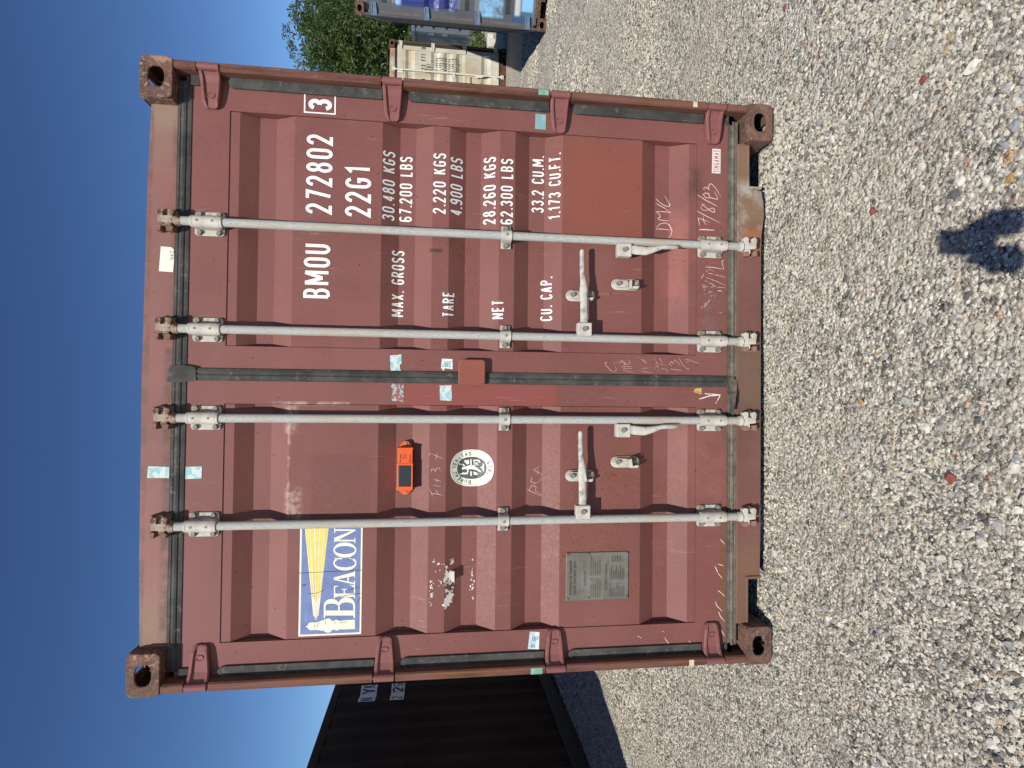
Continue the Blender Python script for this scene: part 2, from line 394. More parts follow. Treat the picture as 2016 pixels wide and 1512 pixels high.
def bracket_mb():
    "bearing bracket of a locking rod, centred on the origin in x and z"
    mb = MB(); mb.prism_xz(rrect(-.047, .047, -.056, .056, .013), .052, .060)
    prof = arc(0, .022, .027, .027, 180, 360, 12) + [(.027, .052), (.021, .052), (.021, .022)] + [(-.021, .022), (-.021, .052), (-.027, .052)]
    outer = [(-.0255, .053)] + arc(0, .024, .0235, .0235, 180, 360, 12) + [(.0255, .053)]
    k0 = len(mb.v)
    mb.loop_ext([(x, y, -.050) for x, y in outer], [(x, y, .050) for x, y in outer])
    mb.cyl((0, .022, .050), (0, .022, .058), .0222, 18); mb.cyl((0, .022, -.058), (0, .022, -.050), .0222, 18)
    mb.mi = 1
    for z in (-.026, .030): mb.cyl((0, .0025, z), (0, -.0005, z), .0048, 8)
    return mb
def guide_mb():
    mb = MB(); w = .021; t = .005
    prof = [(-.047, .058), (-.047, .052), (-.026, .052), (-.024, .030)] + arc(0, .022, .0225, .0225, 170, 370, 10) + [(.024, .030), (.026, .052), (.047, .052), (.047, .058)]
    inner = [(.022, .058), (-.022, .058)]
    mb.loop_ext([(x, y, -w) for x, y in prof], [(x, y, w) for x, y in prof])
    mb.mi = 1; mb.cyl((0, .0, 0), (0, -.003, 0), .0055, 8); return mb
def bolt_mb(): return MB().cyl((0, 0, 0), (0, -.011, 0), .0092, 6, smooth=False).cyl((0, .0, 0), (0, -.002, 0), .0115, 12)
def cam_mb(s):
    "cam at a rod end, s = +1 top / -1 bottom; origin on the rod axis at the neck"
    mb = MB()
    mb.cyl((0, .022, -.012 * s), (0, .022, .004 * s), .0195, 14, .0235); mb.cyl((0, .022, .004 * s), (0, .022, .012 * s), .0235, 14, .017)
    P = lambda pts, a, b: mb.prism_xz([(x, s * z) for x, z in pts], a, b)
    P([(-.012, .008), (.014, .008), (.016, .03), (.012, .066), (-.010, .066), (-.014, .03)], .006, .040)
    P([(.010, .010), (.034, .004), (.040, .016), (.036, .030), (.014, .030)], .004, .030)
    P([(.012, .048), (.034, .046), (.040, .058), (.030, .070), (.010, .067)], .006, .034)
    P([(-.012, .016), (-.030, .022), (-.034, .040), (-.022, .044), (-.012, .040)], .014, .044)
    return mb
def keeper_mb(s):
    mb = MB(); P = lambda pts, a, b: mb.prism_xz([(x, s * z) for x, z in pts], a, b)
    P([(-.043, .012), (.043, .012), (.043, .078), (-.043, .078)], .052, .0605)
    P([(-.043, .014), (-.024, .012), (-.020, .034), (-.043, .038)], .012, .053)
    P([(-.043, .058), (-.020, .056), (-.018, .074), (-.043, .076)], .014, .053)
    P([(.022, .030), (.043, .028), (.045, .048), (.024, .050)], .020, .053)
    P([(.018, .070), (.042, .066), (.043, .078), (.018, .078)], .022, .053)
    return mb
def handle_mb(horizontal):
    mb = MB(); secs = []
    if horizontal:
        for t, z, hh, y, th in ((.012, 0, .017, .012, .006), (.06, 0, .0175, .012, .006), (.11, .002, .016, .010, .007), (.165, .003, .019, .010, .006), (.20, .006, .013, .008, .008), (.235, .012, .0105, .006, .0095), (.325, .013, .0100, .006, .0095), (.333, .013, .006, .006, .006)):
            secs.append([(t, y + th * math.sin(a), z + hh * math.cos(a)) for a in [i * math.pi / 5 + .3 for i in range(10)]])
        mb.loft(secs, smooth=True)
    else:
        for t, x, hh, y, th in ((.028, .002, .018, .004, .006), (.045, .0, .020, .0, .007), (.09, -.004, .019, -.004, .007), (.13, .004, .013, -.008, .010), (.16, .014, .0095, -.010, .0095), (.222, .016, .0100, -.010, .0095), (.230, .016, .006, -.010, .006)):
            secs.append([(x + hh * math.cos(a), y + th * math.sin(a), -t) for a in [i * math.pi / 5 + .3 for i in range(10)]])
        mb.loft(secs, smooth=True)
    return mb
def hub_mb(): return MB().box(-.030, .026, -.004, .034, -.030, .030)
def catch_mb(flap):
    "seal catch: obround plate with a hook; origin at its middle"
    mb = MB(); mb.prism_xz(arc(0, .040, .024, .024, 0, 180, 8) + arc(0, -.040, .024, .024, 180, 360, 8), .054, .061)
    mb.prism_xz([(-.020, -.008), (.012, -.008), (.012, -.016), (-.020, -.016)], .016, .055)
    mb.prism_xz([(-.022, -.010), (-.010, -.010), (-.010, -.050), (-.022, -.046)], .022, .055)
    mb.prism_xz(arc(.002, .036, .017, .017, 20, 190, 8) + [(-.012, -.006), (.016, -.006)], .040, .052)
    if flap: mb.prism_xz([(-.018, -.004), (.016, .002), (.020, -.012), (-.018, -.018)], .004, .042)
    mb.mi = 1; mb.box(-.006, .018, .034, .054, -.052, -.022); return mb
def door_skin_mb(s):
    "door leaf, s = +1 right / -1 left: four rails and the folded sheet"
    mb = MB(); xi, xo = (.012, 1.192) if s > 0 else (-.012, -1.192); pi, po = s * .115, s * 1.05
    q = lambda a, b: (min(a, b), max(a, b))
    a, b = q(xi, xo); mb.box(a, b, .06, .104, 2.281, 2.445); mb.box(a, b, .06, .104, .16, .322)
    c, d = q(xi, pi - s * .001); mb.box(c, d, .06, .104, .322, 2.281)
    c, d = q(po + s * .001, xo); mb.box(c, d, .06, .104, .322, 2.281)
    k = mb.add([(pi + s * .001, y, z) for z, y in FOLD] + [(po - s * .001, y, z) for z, y in FOLD]); n = len(FOLD)
    for i in range(n - 1): mb.face((k + i, k + i + 1, k + n + i + 1, k + n + i))
    k = mb.add([(a, .106, .16), (b, .106, .16), (b, .106, 2.445), (a, .106, 2.445)]); mb.face((k, k + 1, k + 2, k + 3))
    return mb
def gasket_profile(z0, z1, y=.050, yb=.066):
    h = z1 - z0
    return [(yb, z0), (y + .006, z0 + h * .04), (y + .004, z0 + h * .26), (y + .007, z0 + h * .31), (y + .002, z0 + h * .40), (y, z0 + h * .55), (y + .003, z0 + h * .68), (y + .006, z0 + h * .74), (y + .003, z0 + h * .80), (y + .005, z0 + h * .96), (yb, z1)]
def gasket_mb(s, bottom_end=1.15):
    mb = MB(); a, b = (.024, 1.155) if s > 0 else (-bottom_end, -.024)
    mb.prism_yz(gasket_profile(2.420, 2.474), a if s < 0 else .024, b if s > 0 else -.024)
    mb.prism_yz(gasket_profile(.134, .180, .046), min(a, b), max(a, b))
    zs = [2.43] + list(HINGEZ)
    for k in range(5):
        zt = zs[k] - (.062 if k else .02); zb = (HINGEZ[k] + .042) if k < 4 else .18
        if k == 0: continue
        r = .024; xc = s * 1.161
        pts = [(xc + r * .93, zb), (xc + r * .93, zt - r)] + arc(xc, zt - r, r * .93, r, 0, 180, 8)[1:-1] + [(xc - r * .93, zt - r), (xc - r * .93, zb)]
        mb.prism_xz(pts, .049, .0635)
    mb.prism_xz([(s * 1.14, 2.392), (s * 1.182, 2.392), (s * 1.182, 2.43), (s * 1.14, 2.43)], .05, .064)
    return mb
def center_gasket_mb():
    mb = MB(); prof = [(-.024, .0605), (-.022, .050), (-.004, .046), (.002, .052), (.010, .046), (.024, .052), (.027, .0605)]
    mb.loop_ext([(x, y, .15) for x, y in prof], [(x, y, 2.43) for x, y in prof])
    mb.prism_xz([(-.028, 2.405), (-.024, 2.38), (.028, 2.385), (.036, 2.43), (.034, 2.474), (.020, 2.482), (-.030, 2.488), (-.034, 2.45)], .044, .0505)
    return mb

def build_container(root, M, doors=True, detail=True, sides=(1, -1)):
    R = {}
    for top in (1, 0):
        for sx in (1, -1):
            for e in (0, 1): R['cast', top, sx, e] = obj('corner_casting', casting_mb(sx, top, e), M['casting'], root, .004 if detail and e == 0 else 0)
    for sx in (1, -1):
        mb = MB(); q = lambda a, b: (min(sx * a, sx * b), max(sx * a, sx * b))
        a, b = q(1.176, 1.212)
        cuts = [HT - .118] + [z for hz in HINGEZ for z in (hz + .043, hz - .043)] + [.118]
        for k in range(0, len(cuts), 2):
            z1, z0 = cuts[k] - .002, cuts[k + 1] + .002
            n = mb.prism_xy([(sx * 1.178, .034), (sx * 1.178, .010), (sx * 1.183, .004), (sx * 1.206, .004), (sx * 1.212, .010), (sx * 1.212, .034)], z0, z1)
        o = obj('post_edge', mb, M['post'], root, .0)
        R['edge', sx] = o
        mb = MB(); a, b = q(1.178, 1.213); mb.box(a, b, .034, .16, .118, HT - .118); a, b = q(1.09, 1.178); mb.box(a, b, .112, .16, .118, HT - .118)
        obj('corner_post', mb, M['post'], root)
        a, b = q(1.09, 1.213); obj('corner_post', MB().box(a, b, LEN - .12, LEN - .02, .118, HT - .118), M['post'], root)
        if sx in sides:
            mb = MB(); corrugated(mb, side_profile(.162, LEN - .12), .17, 2.50, sx * 1.2, sx); obj('side_panel', mb, M['side'], root)
        a, b = q(1.15, 1.21); obj('top_side_rail', MB().box(a, b, .178, LEN - .178, 2.50, 2.578), M['side'], root, .006)
        mb = MB(); a, b = q(1.196, 1.212); mb.box(a, b, .178, LEN - .178, .026, .17); a, b = q(1.14, 1.196); mb.box(a, b, .178, LEN - .178, .026, .034); mb.box(a, b, .178, LEN - .178, .162, .17)
        obj('bottom_side_rail', mb, M['rail'], root, .002)
    mb = MB(); pts = side_profile(-1.09, 1.09, .27); n = len(pts)
    k = mb.add([(x, LEN - .03 - .036 * q, .16) for x, q in pts] + [(x, LEN - .03 - .036 * q, 2.49) for x, q in pts])
    for i in range(n - 1): mb.face((k + i, k + i + 1, k + n + i + 1, k + n + i))
    obj('front_panel', mb, M['side'], root)
    for a, b in ((2.49, 2.58), (.026, .16)): obj('front_beam', MB().box(-1.057, 1.057, LEN - .10, LEN - .02, a, b), M['side'], root)
    obj('roof_panel', MB().box(-1.15, 1.15, .10, LEN - .10, 2.568, 2.574), M['side'], root)
    mb = MB().box(-1.14, 1.14, .17, LEN - .10, .150, .162)
    for k in range(14): mb.box(-1.14, 1.14, .5 + k * .38, .545 + k * .38, .034, .150)
    obj('floor', mb, M['dark'], root)
    # door header: slightly cambered plate with a lip
    mb = MB(); mb.prism_xz([(-1.057, 2.472), (1.057, 2.472), (1.057, 2.572), (.7, 2.580), (0, 2.585), (-.7, 2.580), (-1.057, 2.572)], .056, .16)
    R['header'] = obj('door_header', mb, M['header'], root, .003)
    # sill with the two fork lift pockets
    sp = [(-1.058, .140), (-1.058, .098), (-.858, .098), (-.858, .030), (-.70, .026), (.60, .026), (.66, .024), (.74, .012), (.80, .016), (.852, .026), (.862, .098), (1.045, .098), (1.058, .098), (1.058, .140)]
    R['sill'] = obj('door_sill', MB().prism_xz(sp, .046, .16), M['sill'], root, .003)
    for a, b in ((.856, 1.052), (-1.054, -.852)):
        mb = MB(); mb.box(a, b, .038, .060, .088, .100); mb.box(a - .0 if a > 0 else b - .012, a + .012 if a > 0 else b, .038, .060, .030, .088)
        obj('pocket_frame', mb, M['sill'], root, .002)
    if not doors: return R
    bolt_me = bolt_mb().mesh('bolt')
    def bolts(parent, x, z, pts, y=.052, mat='bolt'):
        for i, (dx, dz) in enumerate(pts):
            if bolt_me.materials.__len__() == 0: bolt_me.materials.append(M['bolt'])
            o = put(bpy.data.objects.new('bolt', bolt_me), parent); o.location = (x + dx, y, z + dz); o.rotation_euler = (random.uniform(-.05, .05), random.uniform(0, 1), random.uniform(-.05, .05))
    meshes = {}
    def sub(name, key, fn, mats, parent, loc, bevel=0.0, label=None):
        if key not in meshes:
            me = meshes[key] = fn().mesh(name)
            for mm in mats: me.materials.append(mm)
        o = put(bpy.data.objects.new(name, meshes[key]), parent, label); o.location = loc
        if bevel: b = o.modifiers.new('bevel', 'BEVEL'); b.width = bevel; b.segments = 2; b.limit_method = 'ANGLE'
        return o
    for s in (1, -1):
        d = R['door', s] = obj('door', door_skin_mb(s), M['door'], root)
        R['gasket', s] = obj('gasket', gasket_mb(s, 1.15), M['gasket'], d, .0015)
        for z in HINGEZ: sub('hinge', ('h', s), lambda: hinge_mb(s), [M['hinge']], d, (0, 0, z), .0)
        for i, x in enumerate(RODX):
            if (x > 0) != (s > 0): continue
            sub('locking_rod', 'rod', lambda: MB().cyl((0, .022, .13), (0, .022, 2.452), .0170, 20), [M['rod']], d, (x, 0, 0))
            for z in (2.345, .264):
                b = sub('rod_bracket', 'br', bracket_mb, [M['galv'], M['bolt']], d, (x, 0, z), .002)
                if detail: bolts(d, x, z, ((-.036, -.036), (.036, -.036), (-.036, .036), (.036, .036)))
            sub('rod_guide', 'gd', guide_mb, [M['galv'], M['bolt']], d, (x, 0, 1.171), .0015)
            if detail: bolts(d, x, 1.171, ((-.036, 0), (.036, 0)))
            for sg, z in ((1, 2.452), (-1, .138)):
                sub('cam', ('cam', sg), lambda: cam_mb(sg), [M['cam'] if sg > 0 else M['galv']], d, (x, 0, z), .0025)
                sub('cam_keeper', ('kp', sg), lambda: keeper_mb(sg), [M['keeper']], root, (x, 0, z), .0025)
        # handles: each leaf has one lying across and one hanging down, with a catch for both
        rx = RODX[1] if s > 0 else RODX[3]; hx = rx + .036
        sub('handle_hub', 'hub', hub_mb, [M['galv']], d, (hx, 0, .841), .004); sub('door_handle', 'hh', lambda: handle_mb(True), [M['grip']], d, (hx, 0, .841), 0)
        rx = RODX[0] if s > 0 else RODX[2]; hx = rx - .041
        sub('handle_hub', 'hub', hub_mb, [M['galv']], d, (hx, 0, .671), .004); sub('door_handle', 'hv', lambda: handle_mb(False), [M['grip']], d, (hx, 0, .671), 0)
        if detail:
            bolts(d, RODX[1 if s > 0 else 3] + .036, .841, ((0, 0),), -.003); bolts(d, hx, .671, ((0, 0),), -.003)
        for (x, z, fl) in ((.358, .847, 0), (.413, .647, 0)) if s > 0 else ((-.408, .842, 1), (-.351, .644, 1)):
            sub('handle_catch', ('ct', fl), lambda: catch_mb(fl), [M['galv'], M['cam']], d, (x, 0, z), .002)
            if detail: bolts(d, x, z, ((.002, .036),), .040)
    R['cg'] = obj('gasket', center_gasket_mb(), M['gasket'], R['door', 1], .002)
    sc = MB().prism_xz(rrect(-.030, .076, 1.253, 1.364, .014), .026, .038).box(-.01, .05, .038, .06, 1.28, 1.34)
    R['cover'] = obj('seal_cover', sc, M['cover'], R['door', 1], .004)
    return R
# ---------------------------------------------------------------- ground
def gh(x, y):
    "height of the gravel"
    h = mnoise.noise((x * .9, y * .9, 0)) * .020 + mnoise.noise((x * 2.7 + 5, y * 2.7, 2)) * .010
    k = min(1, max(0, (math.hypot(x * .6, y + 1.0) - .2) / 1.5))
    return (h - .012) * (.55 + .45 * k) - .004
def ground_material():
    t = T('gravel_ground')
    far = [(.0, (.05, .052, .055)), (.2, (.18, .175, .165)), (.45, (.36, .345, .315)), (.7, (.5, .48, .44)), (.93, (.62, .60, .55)), (1, (.36, .22, .13))]
    v1 = t.n('ShaderNodeTexVoronoi', Vector=t.co, Scale=62.0); v2 = t.n('ShaderNodeTexVoronoi', Vector=t.co, Scale=30.0)
    s1 = t.n('ShaderNodeSeparateColor', Color=v1.outputs['Color']).outputs[0]; s2 = t.n('ShaderNodeSeparateColor', Color=v2.outputs['Color']).outputs[0]
    c1 = t.ramp(s1, far); c2 = t.ramp(s2, far)
    pick = t.step(t.noise(6, 5, .6), .45, .6)
    col = t.mix(pick, c1, c2)
    d = t.ma('MULTIPLY', v1.outputs['Distance'], 62.0 / 62)
    gap = t.step(d, .45, .8); col = t.mix(t.ma('MULTIPLY', gap, .55), col, (.10, .092, .08))
    sand = t.mix(t.step(t.noise(160, 4, .7), .3, .7), (.21, .19, .16), (.52, .48, .42))
    col = t.mix(t.step(t.noise(1.3, 6, .62, loc=(2, 9, 0)), .46, .62), col, t.mix(.55, col, sand))
    big = t.noise(.5, 5, .6); col = t.mix(t.step(big, .35, .7), t.mix(.16, col, (.16, .14, .115)), col); col = t.mix(1.0, col, (1.26, 1.22, 1.11), 'MULTIPLY')
    h = t.ma('SUBTRACT', t.ma('MULTIPLY', t.noise(120, 3, .6), .5), t.ma('ADD', v1.outputs['Distance'], t.ma('MULTIPLY', v2.outputs['Distance'], .7)))
    return t.out(col, .9, h, 1.0, .012)
GROUND = ground_material()
def axis(lo, hi, near0, near1, fine):
    a = list(np.arange(near0, near1 + 1e-6, fine)); s = fine; x = near0
    while x > lo: s *= 1.35; x -= s; a.insert(0, max(x, lo))
    s = fine; x = near1
    while x < hi: s *= 1.35; x += s; a.append(min(x, hi))
    return a
xs = axis(-400, 400, -4, 6, .12); ys = axis(-400, 400, -3.5, 10, .12)
mb = MB(); mb.add([(x, y, gh(x, y) if abs(x) < 40 and abs(y) < 60 else 0) for y in ys for x in xs]); nx = len(xs)
for j in range(len(ys) - 1):
    for i in range(nx - 1): mb.face((j * nx + i, j * nx + i + 1, (j + 1) * nx + i + 1, (j + 1) * nx + i), True)
ground = obj('ground', mb, GROUND, kind='structure')

# ---------------------------------------------------------------- loose gravel: thousands of little stones (one object)
def stone_material(name, stops):
    t = T(name); rnd = t.n('ShaderNodeObjectInfo').outputs['Random']
    c = t.mix(1.0, t.ramp(rnd, stops, 'LINEAR'), (1.0, .97, .89), 'MULTIPLY'); c = t.mix(1.0, c, (1.34, 1.34, 1.34), 'MULTIPLY'); n = t.noise(2.2, 5, .7)
    c = t.mix(t.step(n, .3, .7), t.mix(.28, c, (.05, .046, .04)), t.mix(.10, c, (.8, .76, .68)))
    return t.out(c, .85, t.noise(5, 4, .7), .5, .05)
STONE = stone_material('loose_stone', [(0, (.045, .046, .048)), (.10, (.11, .108, .105)), (.22, (.28, .27, .25)), (.33, (.37, .37, .365)), (.38, (.47, .445, .40)), (.58, (.58, .545, .475)), (.76, (.66, .63, .56)), (.90, (.72, .70, .64)), (.925, (.36, .26, .15)), (.96, (.44, .36, .25)), (.988, (.20, .165, .13)), (1, (.24, .11, .085))])
rng = np.random.default_rng(11)
def scatter():
    P, Z = [], []
    def zone(x0, x1, y0, y1, dens, smin, smax, pw, keep):
        n = int((x1 - x0) * (y1 - y0) * dens)
        x = rng.uniform(x0, x1, n); y = rng.uniform(y0, y1, n)
        d = np.stack([x - CAM.x, y - CAM.y], 1); R2 = np.array(fwd)
        fx = d @ np.array((right.x, right.y)); fy = d @ np.array((fwd.x, fwd.y)) - (0 - CAM.z) * 0 - CAM.z * fwd.z
        u = fx / np.maximum(fy, .1); ok = (np.abs(u) < .72) & keep(x, y)
        x, y = x[ok], y[ok]; s = smin + (smax - smin) * rng.random(len(x)) ** pw
        clump = np.array([mnoise.noise((a * 1.6, b * 1.6, 4.0)) + .6 * mnoise.noise((a * 5, b * 5, 1.0)) for a, b in zip(x, y)])
        s *= np.clip(1 + .55 * clump, .55, 1.7)
        wide = np.array([mnoise.noise((a * .8 + 3, b * .8, 8.0)) + .35 * mnoise.noise((a * 2.3, b * 2.3, 6.0)) for a, b in zip(x, y)])
        s *= np.clip(1 + 1.1 * (wide - .12), .8, 1.45); kp = ~((wide < -.08) & (s > .0042) & (rng.random(len(s)) < .8)); x, y, s = x[kp], y[kp], s[kp]
        P.append(np.stack([x, y], 1)); Z.append(s)
    out = lambda x, y: ~((np.abs(x) < 1.15) & (y > .12) & (y < 6)) & ~((x < -3.5) & (y > .15))
    zone(-2.2, 2.6, -1.3, .7, 22000, .0018, .0090, 2.8, out)
    zone(-2.2, 2.6, -1.3, .7, 320, .007, .0135, 2.0, out)
    zone(-3.5, 5.0, .7, 3.2, 7000, .0032, .010, 2.6, out)
    zone(.9, 8.5, 3.2, 8.0, 1900, .006, .015, 2.0, out); zone(-3.5, -1.1, 3.2, 6, 1900, .006, .015, 2.0, out)
    P = np.concatenate(P); Z = np.concatenate(Z)
    zz = np.array([gh(a, b) for a, b in P])
    return np.column_stack([P, zz + Z * .25]), Z
pts, szs = scatter()
me = bpy.data.meshes.new('gravel'); me.vertices.add(len(pts)); me.vertices.foreach_set('co', pts.astype(np.float32).ravel())
at_ = me.attributes.new('sz', 'FLOAT', 'POINT'); at_.data.foreach_set('value', szs.astype(np.float32))
gravel = put(bpy.data.objects.new('gravel', me), kind='stuff')
me.materials.append(STONE)
ng = bpy.data.node_groups.new('gravel_nodes', 'GeometryNodeTree')
ng.interface.new_socket('Geometry', in_out='INPUT', socket_type='NodeSocketGeometry'); ng.interface.new_socket('Geometry', in_out='OUTPUT', socket_type='NodeSocketGeometry')
N = ng.nodes; Lk = ng.links.new
gi, go = N.new('NodeGroupInput'), N.new('NodeGroupOutput'); iop = N.new('GeometryNodeInstanceOnPoints'); join = N.new('GeometryNodeJoinGeometry')
for k in range(9):
    ico = N.new('GeometryNodeMeshIcoSphere'); ico.inputs['Subdivisions'].default_value = 2
    sp = N.new('GeometryNodeSetPosition'); nz = N.new('ShaderNodeTexNoise'); nz.noise_dimensions = '4D'; nz.inputs['W'].default_value = k * 7.3; nz.inputs['Scale'].default_value = .9; nz.inputs['Detail'].default_value = 1.5
    pos = N.new('GeometryNodeInputPosition'); Lk(pos.outputs[0], nz.inputs['Vector'])
    sub = N.new('ShaderNodeVectorMath'); sub.operation = 'SUBTRACT'; sub.inputs[1].default_value = (.5, .5, .5); Lk(nz.outputs['Color'], sub.inputs[0])
    sc = N.new('ShaderNodeVectorMath'); sc.operation = 'SCALE'; sc.inputs['Scale'].default_value = 2.1; Lk(sub.outputs[0], sc.inputs[0])
    Lk(ico.outputs['Mesh'], sp.inputs['Geometry']); Lk(sc.outputs[0], sp.inputs['Offset'])
    tr = N.new('GeometryNodeTransform'); tr.inputs['Scale'].default_value = (1.0, .62 + .08 * (k % 4), .42 + .09 * (k % 3)); Lk(sp.outputs[0], tr.inputs['Geometry'])
    sm = N.new('GeometryNodeSetMaterial'); sm.inputs['Material'].default_value = STONE; Lk(tr.outputs[0], sm.inputs['Geometry'])
    g2 = N.new('GeometryNodeGeometryToInstance'); Lk(sm.outputs[0], g2.inputs[0]); Lk(g2.outputs[0], join.inputs[0])
rv = N.new('FunctionNodeRandomValue'); rv.data_type = 'FLOAT_VECTOR'; rv.inputs[0].default_value = (-.45, -.45, 0); rv.inputs[1].default_value = (.45, .45, 6.283)
ri = N.new('FunctionNodeRandomValue'); ri.data_type = 'INT'
for s_ in ri.inputs:
    if s_.type == 'INT' and s_.name == 'Min': s_.default_value = 0
    if s_.type == 'INT' and s_.name == 'Max': s_.default_value = 8
an = N.new('GeometryNodeInputNamedAttribute'); an.data_type = 'FLOAT'; an.inputs['Name'].default_value = 'sz'
Lk(gi.outputs[0], iop.inputs['Points']); Lk(join.outputs[0], iop.inputs['Instance']); iop.inputs['Pick Instance'].default_value = True
Lk([o for o in ri.outputs if o.type == 'INT'][0], iop.inputs['Instance Index']); Lk([o for o in rv.outputs if o.type == 'VECTOR'][0], iop.inputs['Rotation'])
Lk([o for o in an.outputs if o.type == 'VALUE'][0], iop.inputs['Scale']); Lk(iop.outputs[0], go.inputs[0])
md = gravel.modifiers.new('gravel', 'NODES'); md.node_group = ng

# larger stones one can pick out: pieces of the ground
def stone_mesh(k):
    bm = bmesh.new(); bmesh.ops.create_icosphere(bm, subdivisions=2, radius=1)
    for v in bm.verts:
        n = v.co.normalized(); v.co = n * (1 + .55 * mnoise.noise(n * 1.25 + Vector((k * 3.1, 0, 0))) + .16 * mnoise.noise(n * 3 + Vector((0, k, 0))))
        v.co.x *= 1.0; v.co.y *= .62 + .1 * (k % 4); v.co.z *= .45 + .07 * (k % 3)
    me = bpy.data.meshes.new('stone'); bm.to_mesh(me); bm.free(); return me
def rock(name, c, var=.25): return plain(name, c, var, 40, .85, mul(c, .6), (.55, .68), .4)
rocks = [rock('grey_stone', (.33, .32, .295)), rock('pale_stone', (.54, .50, .42)), rock('blue_grey_stone', (.27, .28, .28)), rock('tan_stone', (.40, .35, .27)), rock('dark_stone', (.10, .10, .10)), rock('cream_stone', (.62, .58, .50))]
smesh = []
for k in range(12):
    me = stone_mesh(k); me.materials.append(rocks[0]); smesh.append(me)
def add_stone(p, r, mat, k, name='stone', parent=None, rz=None, **kw):
    o = put(bpy.data.objects.new(name, smesh[k % 12]), parent, **kw); o.location = (p[0], p[1], gh(p[0], p[1]) + r * .22); o.scale = (r, r, r)
    o.rotation_euler = (random.uniform(-.3, .3), random.uniform(-.3, .3), random.uniform(0, 6.28) if rz is None else rz)
    o.material_slots[0].link = 'OBJECT'; o.material_slots[0].material = mat; return o
rs = random.Random(5); cnt = 0
while cnt < 260:
    x = rs.uniform(1545, 2030); y = rs.uniform(-20, 1530)
    if rs.random() > ((x - 1450) / 560) ** 1.2 or (1845 < x and 385 < y < 560): continue
    cl = mnoise.noise((x * .006, y * .006, 3.3))
    if cl < -.1 and rs.random() < .7: continue
    p = gnd(x, y); add_stone(p, rs.choice((.007, .008, .009, .009, .010, .011, .012, .016)), rocks[rs.choice((0, 0, 1, 1, 2, 2, 3, 5, 5, 0, 1, 4))], cnt, parent=ground); cnt += 1
RED = rock('red_stone', (.23, .065, .055)); PINK = rock('pink_stone', (.50, .27, .22)); OCHRE = rock('ochre_stone', (.42, .26, .10))
for i, (x, y, r, mt, lab) in enumerate((
        (1713, 415, .014, RED, 'dark red stone chip on the gravel before the right-hand door'),
        (1868, 942, .019, RED, 'largest dark red stone, jagged, on the gravel before the left door'),
        (1655, 1420 - 480, .008, RED, 'tiny dark red stone chip close to the sill below the left door'),
        (1535, 13, .014, RED, 'dark red stone at the right edge of the view beside the grey gravel'),
        (1810, 157, .015, RED, 'long brownish red stone between pale pebbles, right of the photographer shadow'),
        (1900, 315, .010, PINK, 'salmon pink stone chip lying just right of the photographer shadow'),
        (1910, 132, .023, rocks[5], 'big smooth cream pebble, the brightest stone at the right of the gravel'),
        (1984, 352, .015, OCHRE, 'ochre brown angular stone right of the photographer shadow'),
        (1689, 791, .013, OCHRE, 'orange brown pebble near the sill at the middle of the container'),
        (1740, 1247, .012, rocks[2], 'pale blue grey pebble in the gravel below the left fork pocket'))):
    add_stone(gnd(x, y), r, mt, i + 2, name='pebble', label=lab, cat='stone')

# ---------------------------------------------------------------- the maroon container
MAROON = (.190, .0655, .0555)
repaint = [(.60, 1.03, .56, .926, (.235, .066, .042), .05, .62), (.66, .98, .62, .90, (.25, .068, .04), .08, .35), (-.121, -.022, .95, 1.62, (.255, .066, .055), .012, .7), (-.62, -.31, 1.71, 1.95, (.165, .060, .049), .006, .5), (-.60, -.32, 1.72, 1.94, (.12, .048, .037), .01, .35, 60), (.0, .3, 1.62, 1.86, (.235, .09, .082), .02, .3),
           (-.23, -.12, 2.005, 2.05, (.50, .38, .30), .012, .6, 34), (-.57, -.45, 1.985, 2.045, (.50, .38, .30), .014, .6, 34), (-.57, -.12, 2.028, 2.040, (.46, .30, .24), .004, .6, 22), (-.116, -.105, 1.80, 2.1, (.55, .45, .38), .006, .6, 20),
           (.30, .75, .34, .46, (.31, .105, .085), .06, .7, 5), (-.62, -.22, .17, .40, (.30, .11, .09), .08, .5, 4), (.10, .40, .205, .33, (.20, .13, .12), .07, .45, 16), (.80, .95, .30, .37, (.075, .05, .035), .03, .75, 9),
           (-1.19, 1.19, .16, .20, (.15, .085, .045), .012, .6, 10), (-1.05, -.55, .17, .21, (.17, .075, .03), .012, .8, 7)]
specks = [(-.95, -.28, .55, .95, 1.25), (.25, .62, 1.28, 1.45, 1.3), (.3, .9, 1.02, 1.16, .7), (-.3, -.03, .55, .95, .7), (-.9, -.25, .36, .55, 1.0), (-1.1, -.3, .2, .4, .15), (-1.1, 1.1, .2, 2.3, -.6)]
def streaked(name):
    "post edge: maroon paint worn to rust in long runs"
    t = T(name); a = t.noise(1.0, 7, .7, sc=(60, 60, 3.2)); b = t.noise(1.0, 6, .7, sc=(14, 14, 5), loc=(3, 3, 3))
    col = t.mix(t.step(a, .35, .65), (.125, .050, .040), (.18, .080, .060)); col = t.mix(t.step(b, .42, .58), col, t.mix(t.step(a, .4, .6), (.085, .038, .024), (.18, .075, .036)))
    col = t.mix(t.step(t.noise(1.0, 8, .75, sc=(90, 90, 16), loc=(1, 2, 3)), .63, .70), col, (.38, .20, .09))
    return t.out(col, .75, t.ma('ADD', a, b), .5, .002)
